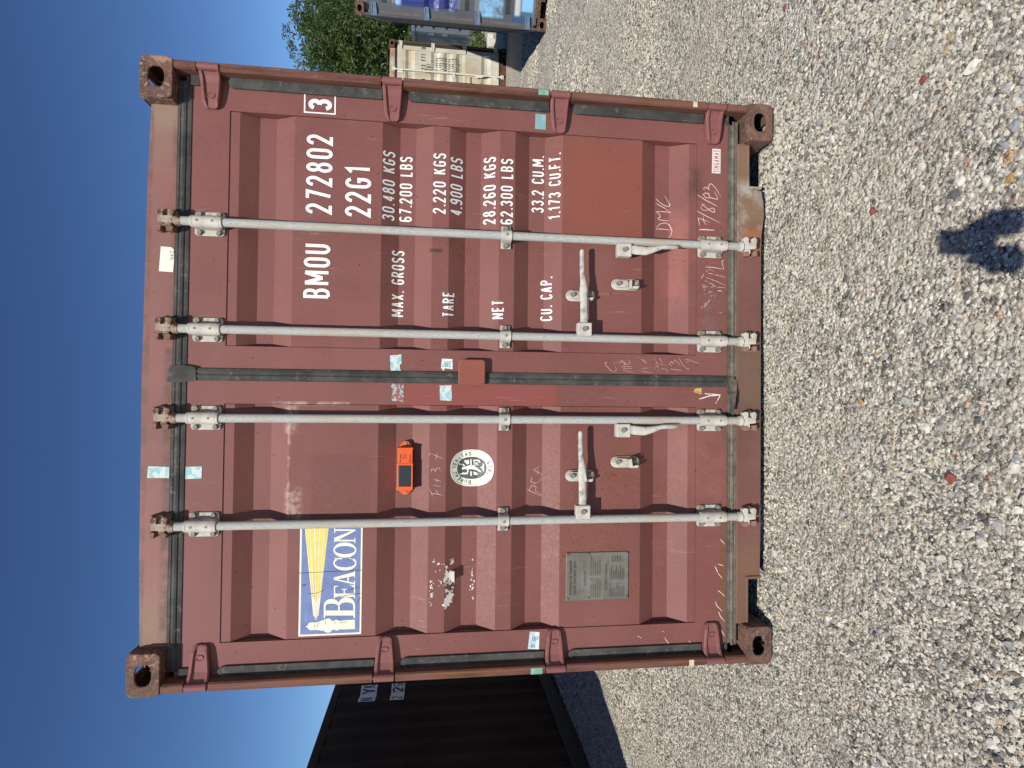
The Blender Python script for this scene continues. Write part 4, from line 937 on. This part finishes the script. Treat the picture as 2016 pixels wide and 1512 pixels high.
flat('sticker_print', [[(lambda p: (p.x, p.z))(atd(x + a, y + b)) for a, b in ((0, 0), (w_, 0), (w_, h_), (0, h_))] for x, y, w_, h_ in ((1048, 1253, 1.5, 8), (1051, 1252, 1.5, 9), (1054, 1253, 1.2, 8), (1057, 1252, 1, 8), (1045, 1268, 1.2, 7), (1048, 1268, 1.2, 7), (1051, 1268, 1, 7))], DARKP, DL, .0022)
stick([(1365, 772), (1368, 765), (1381, 764), (1381, 777), (1371, 774)], YELT, DL, jag=.001)
hd = lambda x, z: .056
def stick_header(pxs, mat, jag=0):
    pts = [(lambda p: (p.x, p.z))(at(x, y, .056)) for x, y in pxs]
    return flat('sticker', [blob(pts, rr, jag, 6) if jag else pts], mat, MR['header'], .0016, False, hd)
stick_header([(317, 485), (338, 487), (343, 492), (343, 512), (341, 536), (313, 534)], PAPER)
p, q = at(327, 511, .056), at(327, 493, .056)
obj('sticker_lettering', conform(text_mb('NKC', p.x, q.x, at(343, 500, .056).z, at(335, 500, .056).z, .13).mesh('t'), .0022, False, hd), plain('faded_print', (.30, .29, .25), .1), MR['header'])
stick_header([(292, 918), (334, 919), (333, 941), (290, 941)], TEALW)
stick([(366, 919), (398, 918), (397, 942), (365, 943)], TEALW, DL)
for sx, k, mt in ((1, (1060, 1080), MINT), (-1, (1045, 1068), MINT), (1, (1365, 1373), CREMT), (-1, (1357, 1366), CREMT)):
    z1, z0 = at(k[0], 190 if sx > 0 else 1318, .004).z, at(k[1], 190 if sx > 0 else 1318, .004).z
    obj('tape', MB().loop_ext([(sx * a, b, z0) for a, b in ((1.180, .012), (1.1845, .0025), (1.206, .0025), (1.2135, .010), (1.2135, .034), (1.180, .034))], [(sx * a, b, z1) for a, b in ((1.180, .012), (1.1845, .0025), (1.206, .0025), (1.2135, .010), (1.2135, .034), (1.180, .034))]), mt, MR['edge', sx])
# maker's label
LW = plain('label_white', (.72, .70, .66), .05, 40); LR = plain('label_red', (.42, .055, .045), .1)
stick([(1402, 293), (1418.5, 294), (1418, 342), (1401, 341)], LW, DR, name='maker_label')
text('SINGAMAS', 1404.8, 1415.2, 339.5, 296, DR, LR, .125, .34, off=.0022)
mb = MB()
for x in (1403.5, 1416.5): ribbon(mb, [(lambda p: (p.x, p.z))(atd(x, y)) for y in (341, 295)], .0012)
lettering('label_rule', mb, LR, DR, .0022)
# loose end of the lower gasket, sticking out
mb = MB(); a = [at(1436, 748, .05), at(1434, 775, .03), at(1437, 800, .012), at(1439, 812, .006)]; b = [at(1452, 746, .045), at(1450, 772, .024), at(1446, 800, .008), at(1443, 812, .004)]
for i in range(3):
    mb.quad(a[i], a[i + 1], b[i + 1], b[i])
o = obj('gasket_flap', mb, GASK, DL); sd = o.modifiers.new('solid', 'SOLIDIFY'); sd.thickness = .006
# hole in the right post strip: dark scar on the door above 'TARE'
flat('scraped_mark', [[zw(560, 440, 3.537)(*p) for p in ((1008, 175), (1095, 180), (1090, 202), (1012, 200))]], plain('dark_scrape', (.07, .05, .035), .3, 80), DR, .0016)

# ---------------------------------------------------------------- orange tracking device screwed to the left door
ORG = plain('orange_plastic', (.74, .105, .022), .05, 60, .42); PANEL = plain('solar_panel', (.028, .032, .036), .1, 30, .25); OPR = plain('device_print', (.10, .02, .012), .1); SCR = plain('screw_steel', (.42, .40, .37), .1, 50, .35, metal=.6)
ta, tb = at(798, 965, .05), at(798, 881, .05); tz1, tz0 = at(781.5, 920, .05).z, at(813.5, 920, .05).z
dev = empty('tracking_device', (0, 0, 0), label='small orange tracking box with a black solar panel screwed to the left door', cat='tracking device')
X0, X1, Z0, Z1 = ta.x, tb.x, tz0, tz1; zm = (Z0 + Z1) / 2; xs_ = X0 + (X1 - X0) * .60
mb = MB().box(X0 + .004, X1 - .001, .046, .098, Z0 + .003, Z1 - .003)
for a, b in ((X0, X0 + .016), (xs_ - .003, xs_ + .005)): mb.box(a, b, .043, .097, Z0, Z1)
mb.box(X1 - .009, X1, .044, .0965, Z0 + .001, Z1 - .001)
mb.box(X0 + .010, xs_, .0435, .05, Z0 + .001, Z0 + .0065); mb.box(X0 + .010, xs_, .0435, .05, Z1 - .0065, Z1 - .001)
obj('device_body', mb, ORG, dev, .0022)
for s, xe in ((-1, X0), (1, X1)):
    ear = [(xe - s * .002, zm + .026), (xe + s * .008, zm + .024)] + [(xe + s * (.016 + .008 * math.sin(q)), zm + .015 * math.cos(q)) for q in [i * math.pi / 8 for i in range(9)]] + [(xe + s * .008, zm - .024), (xe - s * .002, zm - .026)]
    obj('mounting_ear', MB().prism_xz(ear, .080, .096), ORG, dev, .002)
    obj('screw', MB().cyl((xe + s * .013, .081, zm), (xe + s * .013, .0765, zm), .0062, 12, .0045), SCR, dev)
obj('solar_panel', MB().box(X0 + .0165, xs_ - .0035, .0435, .050, Z0 + .0075, Z1 - .0075), PANEL, dev, .001)
mb = MB()
for zq, a, b in ((Z1 - .013, .035, .062), (Z1 - .022, .040, .060), (Z1 - .027, .040, .063), (Z1 - .032, .044, .060), (Z1 - .037, .040, .062), (Z0 + .013, .035, .060)):
    ribbon(mb, [(xs_ + a - .018, zq), (xs_ + b - .018, zq)], .0028 if zq in (Z1 - .013, Z0 + .013) else .0013)
for zq in (Z1 - .013, Z0 + .013): ribbon(mb, [(xs_ + .010, zq), (xs_ + .0155, zq)], .006)
obj('device_print', conform(mb.mesh('print'), .0006, False, lambda x, z: .046), OPR, dev)
# ---------------------------------------------------------------- the other containers in the yard
GRP = 'shipping containers in the gravel yard'
# dark container on the left: only its shaded right flank is seen
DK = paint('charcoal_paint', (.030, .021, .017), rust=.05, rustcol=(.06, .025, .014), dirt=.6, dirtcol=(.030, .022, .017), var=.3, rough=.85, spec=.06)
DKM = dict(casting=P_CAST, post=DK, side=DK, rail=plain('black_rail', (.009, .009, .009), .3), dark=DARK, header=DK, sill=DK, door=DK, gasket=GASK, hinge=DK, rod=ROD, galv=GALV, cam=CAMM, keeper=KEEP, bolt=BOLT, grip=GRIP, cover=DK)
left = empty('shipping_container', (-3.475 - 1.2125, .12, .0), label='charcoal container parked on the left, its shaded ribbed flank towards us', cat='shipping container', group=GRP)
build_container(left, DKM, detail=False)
lx, ly = left.location.x, left.location.y
prof = side_profile(.162, LEN - .12)
def flank(yw):
    y = yw - ly
    for (a, q), (b, r) in zip(prof, prof[1:]):
        if a <= y <= b: return 1.2 - .036 * (q + (r - q) * (y - a) / (b - a))
    return 1.2
def on_flank(name, mb, mat, off):
    "lay a flat mesh given in (world y, z) on the ribbed flank"
    me = mb.mesh(name); bm = bmesh.new(); bm.from_mesh(me)
    for y, q in prof: bmesh.ops.bisect_plane(bm, geom=bm.verts[:] + bm.edges[:] + bm.faces[:], plane_co=(y + ly, 0, 0), plane_no=(1, 0, 0))
    for v in bm.verts:
        yw, z, l = v.co.x, v.co.z, v.co.y; v.co = (flank(yw) + off - l, yw - ly, z)
    for f in bm.faces:
        f.normal_update()
        if f.normal.x < 0: f.normal_flip()
    bm.to_mesh(me); bm.free(); return obj(name, me, mat, left)
LWH = plain('stencil_white', (.62, .62, .64), .06); LBK = plain('stencil_black', (.02, .02, .022), .1)
for z0, z1, y1 in ((2.085, 2.268, 4.70), (1.77, 1.922, 4.70)):
    mb = MB(); mb.poly([(4.285, 0, z0), (y1, 0, z0), (y1, 0, z1), (4.285, 0, z1)]); on_flank('stencil_panel', mb, LWH, .002)
on_flank('stencil_lettering', text_mb('N', 4.296, 4.358, 2.10, 2.252, .13), LBK, .0032); on_flank('stencil_lettering', text_mb('Y', 4.510, 4.574, 2.10, 2.252, .13), LBK, .0032); on_flank('stencil_lettering', text_mb('K', 4.584, 4.648, 2.10, 2.252, .13), LBK, .0032)
on_flank('stencil_lettering', text_mb('2', 4.298, 4.356, 1.785, 1.907, .13), LBK, .0032); on_flank('stencil_lettering', text_mb('2', 4.513, 4.572, 1.785, 1.907, .13), LBK, .0032); on_flank('stencil_lettering', text_mb('G', 4.584, 4.645, 1.785, 1.907, .13), LBK, .0032)

# pale container behind on the right
IV = (.58, .55, .45)
IVP = paint('ivory_paint', IV, dirt=.9, dirtcol=(.40, .26, .11), var=.14, rust=.10, rustcol=(.28, .12, .04), patches=[(.0, .9, .55, 1.05, (.40, .30, .15), .08, .6, 4), (.1, 1.2, 2.0, 2.4, (.52, .38, .16), .1, .5, 4)])
IVH = paint('ivory_header', (.50, .44, .33), rust=.45, rustcol=(.33, .13, .035), dirt=.8, dirtcol=(.36, .15, .04), patches=[(.05, 1.06, 2.40, 2.6, (.36, .14, .035), .10, .9, 3.5)])
BRN = rusty('brown_rust', [(.06, .034, .025), (.12, .06, .04), (.2, .11, .06)], 16)
WGASK = plain('old_rubber', (.04, .038, .036), .3); WROD = plain('white_rod', (.70, .66, .56), .08, 20, .6, (.45, .30, .16), (.62, .72))
wb = gnd(996, 96.5); WROT = RAD(-1.5)
pale = empty('shipping_container', wb - Matrix.Rotation(WROT, 3, 'Z') @ Vector((HW, 0, 0)) + Vector((0, 0, -.03)), WROT, label='ivory rust-streaked container with black numbers, half hidden behind the maroon container', cat='shipping container', group=GRP)
WR = build_container(pale, dict(casting=BRN, post=BRN, side=IVP, rail=IVP, dark=DARK, header=IVH, sill=BRN, door=IVP, gasket=WGASK, hinge=IVP, rod=WROD, galv=WROD, cam=WROD, keeper=WROD, bolt=BOLT, grip=WROD, cover=IVP), detail=False)
BLK = plain('black_lettering', (.025, .024, .024), .1)
wd = WR['door', 1]
for s, x0, x1, z0, z1, sw in (('723 771', .57, .985, 1.795, 1.895, .17), ('0', 1.085, 1.135, 1.80, 1.89, .17), ('22G1', .565, .78, 1.69, 1.785, .17), ('KU', .30, .44, 1.80, 1.895, .17)):
    lettering('lettering', text_mb(s, x0, x1, z0, z1, sw, .24), BLK, wd, .002)
for i, (s, z, x0) in enumerate((('30.480 KG', 1.56, .62), ('67.200 LB', 1.49, .60), ('2.140 KG', 1.43, .66), ('4.720 LB', 1.36, .66), ('28.340 KG', 1.28, .60), ('62.480 LB', 1.21, .60), ('33.2 CU.M', 1.14, .64), ('1.172 CU.FT', 1.07, .60))):
    lettering('lettering', text_mb(s, x0, .94, z - .027, z + .027, .17, .24), BLK, wd, .002)

# blue container on the right, nearer, turned; only its left edge is in view
GB = (.075, .083, .097)
BP = paint('grey_blue_paint', GB, rust=.10, rustcol=(.10, .06, .04), dirt=.3, dirtcol=(.19, .17, .15), var=.18,
           patches=[(-1.06, 1.1, 1.22, 2.06, (.010, .026, .185), .03, .95), (-1.06, .9, 1.99, 2.06, (.30, .52, .75), .02, .8, 6), (-1.08, .5, 1.49, 1.54, (.34, .36, .52), .02, .9, 30), (-1.08, .5, 1.28, 1.34, (.36, .37, .48), .02, .9, 30),
                    (-1.10, -.2, .60, .93, (.24, .50, .74), .02, .95, 2.5), (-1.06, -.4, .19, .35, (.24, .50, .74), .02, .95), (-1.20, -1.0, .19, .48, (.035, .075, .17), .015, .9), (-1.06, -.2, .37, .44, (.42, .42, .43), .02, .8)])
BH = paint('slate_hinge', (.115, .165, .245), dirt=.2, dirtcol=(.2, .22, .25)); BPOST = paint('grimy_post', (.075, .070, .070), rust=.3, rustcol=(.10, .055, .035), dirt=.4, dirtcol=(.12, .10, .085))
BG = plain('grey_rubber', (.105, .100, .098), .2); BSIDE = paint('grimy_blue_side', (.05, .05, .055), rust=.1, dirt=.3, dirtcol=(.08, .07, .06))
bb = gnd(1073.5, 63.8); BROT = RAD(-31.8)
blue = empty('shipping_container', bb + Matrix.Rotation(BROT, 3, 'Z') @ Vector((HW, 0, 0)), BROT, label='weathered grey and blue container at the right edge, turned away and casting a shadow', cat='shipping container', group=GRP)
build_container(blue, dict(casting=BRN, post=BPOST, side=BSIDE, rail=BSIDE, dark=DARK, header=BP, sill=BRN, door=BP, gasket=BG, hinge=BH, rod=ROD, galv=GALV, cam=CAMM, keeper=KEEP, bolt=BOLT, grip=GRIP, cover=BP), detail=False)

# ribbed steel waste container far behind, in the gap
DP = paint('dumpster_paint', (.095, .115, .135), rust=.02, dirt=.3, dirtcol=(.15, .16, .17), var=.12)
db = gnd(947, 74); DZ = RAD(-6)
dump = empty('dumpster', (db.x, db.y, 0), DZ, label='dark grey ribbed dumpster with a yellow label, far behind in the gap', cat='dumpster')
hd_ = 2.42
obj('dumpster_body', MB().box(.10, 2.3, .08, 5.0, .30, hd_ - .08), DP, dump, .02)
mb = MB()
for z in (.36, .80, 1.27, 1.74, 2.16): obj('rib', MB().box(.02, 2.38, -.02, .10, z, z + .14), DP, dump, .01)
for x in (.0, 2.28): obj('corner_column', MB().box(x, x + .13, -.06, .12, .16, hd_).box(x - .06, x + .0, -.02, .1, .30, .5).box(x - .06, x, -.02, .1, 1.2, 1.4).box(x - .06, x, -.02, .1, 1.68, 1.88), DP, dump, .01)
obj('top_rail', MB().box(-.03, 2.44, -.10, .14, hd_ - .06, hd_ + .06).box(-.03, .1, .14, 5.05, hd_ - .06, hd_ + .06).box(2.31, 2.44, .14, 5.05, hd_ - .06, hd_ + .06), DP, dump, .012)
for x in (.25, 1.95):
    obj('skid_wheel', MB().cyl((x, .3, .15), (x + .16, .3, .15), .15, 14).cyl((x, 4.6, .15), (x + .16, 4.6, .15), .15, 14), plain('skid_steel', (.05, .05, .05)), dump)
lbl = obj('hazard_label', MB().box(.34, .80, .070, .0785, .52, .78), plain('label_orange', (.55, .34, .06), .1), dump)
mb = MB()
for k in range(3): mb.box(.40 + .12 * k, .47 + .12 * k, .066, .0705, .57, .73)
obj('label_print', mb, LBK, lbl)
PLK = plain('bleached_wood', (.62, .58, .50), .1)
for (x, y), w_, lab in (((919, 83), .42, 'pale wooden block on the ground under the dumpster, the longer one'), ((940, 87), .22, 'short pale wooden block at the foot of the dumpster')):
    p = gnd(962 if w_ > .3 else 966, y + 1); p = CAM + (p - CAM) * .93
    o = obj('wooden_block', MB().box(-w_ / 2, w_ / 2, -.1, .1, 0, .16 if w_ > .3 else .2), PLK, None, .01, label=lab, cat='wooden block'); o.location = (p.x, p.y, -.02)

# ---------------------------------------------------------------- trees, hedge and weeds
def leaf_material(name, c0, c1, c2):
    t = T(name); r = t.n('ShaderNodeNewGeometry').outputs['Random Per Island']
    col = t.ramp(r, [(0, c0), (.5, c1), (1, c2)])
    t.set(t.b.inputs['Base Color'], col); t.set(t.b.inputs['Roughness'], .5); t.set(t.b.inputs['Specular IOR Level'], .4)
    tr = t.n('ShaderNodeBsdfTranslucent', Color=t.mix(.5, col, (.12, .18, .02))); ad = t.n('ShaderNodeMixShader', i0=.3, i1=t.b.outputs[0], i2=tr.outputs[0])
    t.t.links.new(ad.outputs[0], t.t.nodes['Material Output'].inputs[0]); return t.mat
LEAF = leaf_material('tree_leaves', (.028, .056, .015), (.060, .100, .025), (.115, .165, .045)); LEAF2 = leaf_material('grey_green_leaves', (.055, .075, .045), (.09, .115, .070), (.14, .165, .11)); WEED = leaf_material('weed_leaves', (.07, .11, .03), (.12, .17, .05), (.2, .22, .08))
BARK = plain('bark', (.10, .082, .065), .3, 20, .9)
def leaves(cl, r, n_per, size, flat_=.6):
    "cl: cluster centres with radius; leaf quads with random tilt"
    mb = MB(); V = []; Fc = []
    for (c, rad) in cl:
        n = int(n_per * rad * rad)
        g = r.normal(size=(n, 3)); g /= np.linalg.norm(g, axis=1)[:, None]; g *= (rad * r.random(n) ** .42)[:, None]; g[:, 2] *= .8; P = np.array(c) + g
        a = r.normal(size=(n, 3)); a /= np.linalg.norm(a, axis=1)[:, None]; b = np.cross(a, r.normal(size=(n, 3))); b /= np.linalg.norm(b, axis=1)[:, None]
        s = size * (.6 + .8 * r.random(n))[:, None]; L = a * s; Wd = b * s * flat_
        V.append(np.stack([P - L, P - Wd * .5 + L * .1, P + L, P + Wd * .5 + L * .1], 1).reshape(-1, 3))
    V = np.concatenate(V); n = len(V) // 4
    me = bpy.data.meshes.new('crown'); me.vertices.add(len(V)); me.vertices.foreach_set('co', V.astype(np.float32).ravel())
    me.loops.add(4 * n); me.loops.foreach_set('vertex_index', np.arange(4 * n, dtype=np.int32)); me.polygons.add(n); me.polygons.foreach_set('loop_start', np.arange(0, 4 * n, 4, dtype=np.int32)); me.polygons.foreach_set('loop_total', np.full(n, 4, dtype=np.int32)); me.update(calc_edges=True); return me
def tree(x, y, h, spread, seed, mat, label, low=.25, dens=230, size=.115, nb=34):
    r = np.random.default_rng(seed); root = empty('tree', (x, y, 0), label=label, cat='tree', group='trees beyond the yard')
    wood = MB(); trunk = [(0, 0, -.1)]
    for k in range(1, 7): trunk.append((trunk[-1][0] + r.normal() * .12, trunk[-1][1] + r.normal() * .12, h * .8 * k / 6))
    wood.tube(trunk, [.26 * (1 - k / 7.5) * h / 10 for k in range(7)], 8); cl = []
    for k in range(nb):
        t = low + (1 - low) * (k + r.random()) / nb; az = r.random() * 6.28 + k * 2.4; i = min(5, int(t * .8 * 6)); p = np.array(trunk[i + 1])
        L = spread * (math.sin(min(1, max(.08, (1.03 - t) / .75)) * 1.57)) * (.55 + .5 * r.random())
        e = np.array((p[0] + math.cos(az) * L, p[1] + math.sin(az) * L, h * t + r.normal() * .3)); mid = (p + e) / 2 + np.array((0, 0, .15 * L))
        wood.tube([p, mid, e], [.075, .045, .015], 5)
        for q, rad in ((e, .75 + .5 * r.random()), (mid * .35 + e * .65, .7 + .3 * r.random())):
            cl.append((q + r.normal(size=3) * .2, rad * .8))
            for j in range(5): cl.append((q + r.normal(size=3) * rad * .85, .24 + .28 * r.random()))
    obj('trunk', wood, BARK, root); me = leaves(cl, r, dens, size); obj('crown', me, mat, root); return root
def far(u, dist):     # a spot on the ground in the direction of picture row u
    d = ray(870, u); d = Vector((d.x, d.y, 0)) / d.y; return CAM.x + d.x * dist, CAM.y + dist
for u, dist, h, sp, seed, mt, lab, low in ((112, 30, 7.7, 2.7, 3, LEAF, 'broad green tree whose crown rises just right of the maroon container', .30), (42, 33, 8.8, 3.4, 8, LEAF, 'tallest green tree, behind the ivory container', .22), (8, 37, 9.9, 3.8, 12, LEAF2, 'greyish green tree with open twiggy crown at the right edge', .2),
                                  (150, 40, 9.9, 3.0, 21, LEAF2, 'pale green tree mostly hidden behind the edge of the maroon container', .25), (-60, 34, 8.8, 3.6, 31, LEAF, 'green tree standing behind the blue container', .2)):
    x, y = far(u, dist); tree(x, y, h, sp, seed, mt, lab, low, dens=100 if u == 150 else 250, nb=20 if u == 150 else 34)
hr = np.random.default_rng(77)
hx, hy = far(70, 27); cl = []
for k in range(40): cl.append(((hr.uniform(-4.0, 6.5), hr.uniform(-.6, 1.2), hr.uniform(.3, 2.9)), .75 + .4 * hr.random()))
hedge = empty('bush', (hx, hy, 0), RAD(-25), label='dark dense bushes closing the yard beneath the trees', cat='bush'); obj('foliage', leaves(cl, hr, 330, .11), LEAF, hedge)
wood = MB()
for k in range(12): wood.tube([(k - 5.5, .2, 0), (k - 5.3 + hr.normal() * .2, .3, 1.2), (k - 5.2 + hr.normal() * .3, .3, 2.2)], [.05, .035, .015], 5)
obj('stem', wood, BARK, hedge)
for i, (x, y, s, lab) in enumerate(((956, 84, .34, 'green weed clump at the left foot of the dumpster'), (953, 70, .30, 'green weed clump under the front of the dumpster'), (958, 93, .22, 'small weed beside the ivory container in the gap'))):
    p = gnd(x, y); cl = [((hr.normal() * s * .4, hr.normal() * s * .3, s * .5 + hr.random() * s), s * .55) for k in range(9)]
    rt = empty('weed', (p.x, p.y, 0), label=lab, cat='weed', group='weeds round the dumpster'); obj('foliage', leaves(cl, hr, 1200, .06), WEED, rt)
    wd_ = MB(); [wd_.tube([(0, 0, 0), (hr.normal() * .1, hr.normal() * .1, s * .6), (hr.normal() * .2, hr.normal() * .2, s * 1.2)], [.012, .008, .004], 4) for k in range(5)]; obj('stem', wd_, WEED, rt)
# ---------------------------------------------------------------- the photographer, whose shadow falls on the gravel
def skinned(name, verts, edges, radii, mat, parent, root=0, sub=2):
    me = bpy.data.meshes.new(name); me.from_pydata([tuple(v) for v in verts], edges, []); me.materials.append(mat)
    o = put(bpy.data.objects.new(name, me), parent); o.modifiers.new('skin', 'SKIN')
    me.skin_vertices.new(name='') if not me.skin_vertices else None
    for i, r in enumerate(radii): me.skin_vertices[0].data[i].radius = (r, r) if not isinstance(r, tuple) else r
    me.skin_vertices[0].data[root].use_root = True
    o.modifiers['skin'].use_smooth_shade = True
    s = o.modifiers.new('sub', 'SUBSURF'); s.levels = sub; s.render_levels = sub; return o
PHX, PHZ, PHY = -.112, 1.432, CAM.y - .0085
PX, PY = -.16, -3.02
SKIN = plain('skin', (.45, .26, .18), .06, 20, .5); HAIR = plain('hair', (.05, .033, .022), .3, 60, .6); CLOTH = plain('navy_clothes', (.035, .045, .075), .15, 40, .85); SHOE = plain('boots', (.06, .045, .035), .2)
person = empty('person', (0, 0, 0), label='photographer in navy work clothes holding up a phone to take the picture', cat='person')
V, E, Rr = [], [], []
def joint(p, r, par=None):
    V.append(p); Rr.append(r)
    if par is not None: E.append((par, len(V) - 1))
    return len(V) - 1
pel = joint((PX, PY, .95), (.15, .105)); sp1 = joint((PX, PY - .01, 1.10), (.135, .10), pel); sp2 = joint((PX, PY, 1.27), (.155, .11), sp1); sp3 = joint((PX, PY + .0, 1.41), (.10, .08), sp2); nk = joint((PX, PY + .02, 1.48), .052, sp3)
hd0 = joint((PX, PY + .035, 1.545), .07, nk)
for s in (1, -1):
    hp = joint((PX + s * .095, PY, .90), .085, pel); kn = joint((PX + s * .11, PY + .02, .50), .058, hp); an = joint((PX + s * .12, PY - .02, .11), .038, kn); joint((PX + s * .13, PY + .03, .05), .038, an); 
    sh = joint((PX + s * .17, PY, 1.385), .062, sp3); el = joint((PX + s * .150, PY + .24, 1.16), .062, sh); wr = joint((PHX + s * .048, PHY - .078, PHZ - .124), .048, el)
body = skinned('body', V, E, Rr, CLOTH, person)
# head with face
bm = bmesh.new(); bmesh.ops.create_uvsphere(bm, u_segments=24, v_segments=18, radius=1)
for v in bm.verts:
    x, y, z = v.co; k = 1 - .22 * max(0, -z) ** 1.5
    v.co = (x * .075 * k, y * .095 * (1 - .1 * max(0, -z)), z * .118)
    if y > .3 and abs(x) < .22 and -.25 < z < .12: v.co.y += .020 * (1 - abs(x) / .22) * (1 - max(0, z) * 5)
    if y > .5 and .08 < z < .32 and .18 < abs(x) < .62: v.co.y -= .007
    if y > .3 and z < -.75: v.co.y += .010
me = bpy.data.meshes.new('head'); bm.to_mesh(me); bm.free()
head = obj('head', me, SKIN, person); head.location = (PX, PY + .05, 1.60); head.rotation_euler = (RAD(-6), 0, 0)
for p in me.polygons: p.use_smooth = True
for s in (1, -1):
    obj('eye', MB().cyl((s * .029, .080, .016), (s * .029, .088, .016), .010, 12, .006), plain('eye_white', (.7, .7, .68)), head)
    e = MB(); e.tube([(s * .074, -.005, .028), (s * .084, -.018, .022), (s * .083, -.016, -.004), (s * .073, -.004, -.024)], [.008, .011, .010, .007], 6); obj('ear', e, SKIN, head)
mth = MB(); mth.tube([(-.022, .086, -.058), (0, .091, -.056), (.022, .086, -.058)], [.003, .006, .003], 6); obj('mouth', mth, plain('lips', (.38, .16, .13)), head)
bm = bmesh.new(); bmesh.ops.create_uvsphere(bm, u_segments=24, v_segments=16, radius=1)
bmesh.ops.delete(bm, geom=[v for v in bm.verts if v.co.z < -.35 or (v.co.y > .35 and v.co.z < .52)], context='VERTS')
for v in bm.verts: n = mnoise.noise(v.co * 4) * .05; v.co = Vector((v.co.x * .083, v.co.y * .103 - .004, v.co.z * .126 + .004)) * (1 + n)
me = bpy.data.meshes.new('hair'); bm.to_mesh(me); bm.free(); hair = obj('hair', me, HAIR, head); hair.modifiers.new('solid', 'SOLIDIFY').thickness = .012
for s in (1, -1): obj('boot', MB().prism_yz([(PY - .10, -.02), (PY + .17, -.02), (PY + .175, .02), (PY + .10, .055), (PY + .02, .12), (PY - .085, .12)], PX + s * .128 - .045, PX + s * .128 + .045), SHOE, person, .015)
# hands closing on the lower half of the phone: palm, four fingers and thumb grow from the wrist
for s in (1, -1):
    ex = PHX + s * .037; V, E, Rr = [], [], []
    w0 = joint((PHX + s * .043, PHY - .066, PHZ - .112), .048); pm = joint((ex + s * .012, PHY - .034, PHZ - .066), (.042, .034), w0); pk = joint((ex + s * .022, PHY - .012, PHZ - .035), (.030, .015), pm)
    for k in range(4):
        z = PHZ - .070 + k * .0195; L = (.8, .95, 1.0, .9)[k]
        a = joint((ex + s * .014, PHY - .002, z), .0095, pk); b = joint((ex + s * .010, PHY + .0125, z + .003), .0085, a); joint((ex - s * (.004 if k < 3 else 0.0) * L, PHY + .0135, z + .005), .0072, b)
    a = joint((ex + s * .012, PHY - .030, PHZ - .028), .0115, pm); b = joint((ex - s * .002, PHY - .022, PHZ - .004), .0095, a); joint((ex - s * .012, PHY - .016, PHZ + .014), .0082, b)
    skinned('hand', V, E, Rr, SKIN, person, 0, 1)
# the phone
ph = empty('phone', (PHX, PHY, PHZ), label='dark phone held upright at the camera position', cat='phone'); ph.rotation_euler = (PITCH, 0, 0)
obj('phone_body', MB().prism_xz(rrect(-.037, .037, -.079, .079, .009), -.004, .004), plain('phone_glass', (.02, .02, .022), .1, 20, .2), ph, .0012)
obj('screen', MB().prism_xz(rrect(-.034, .034, -.075, .075, .007), -.0046, -.0041), plain('screen_glass', (.012, .012, .014), .1, 20, .1), ph)
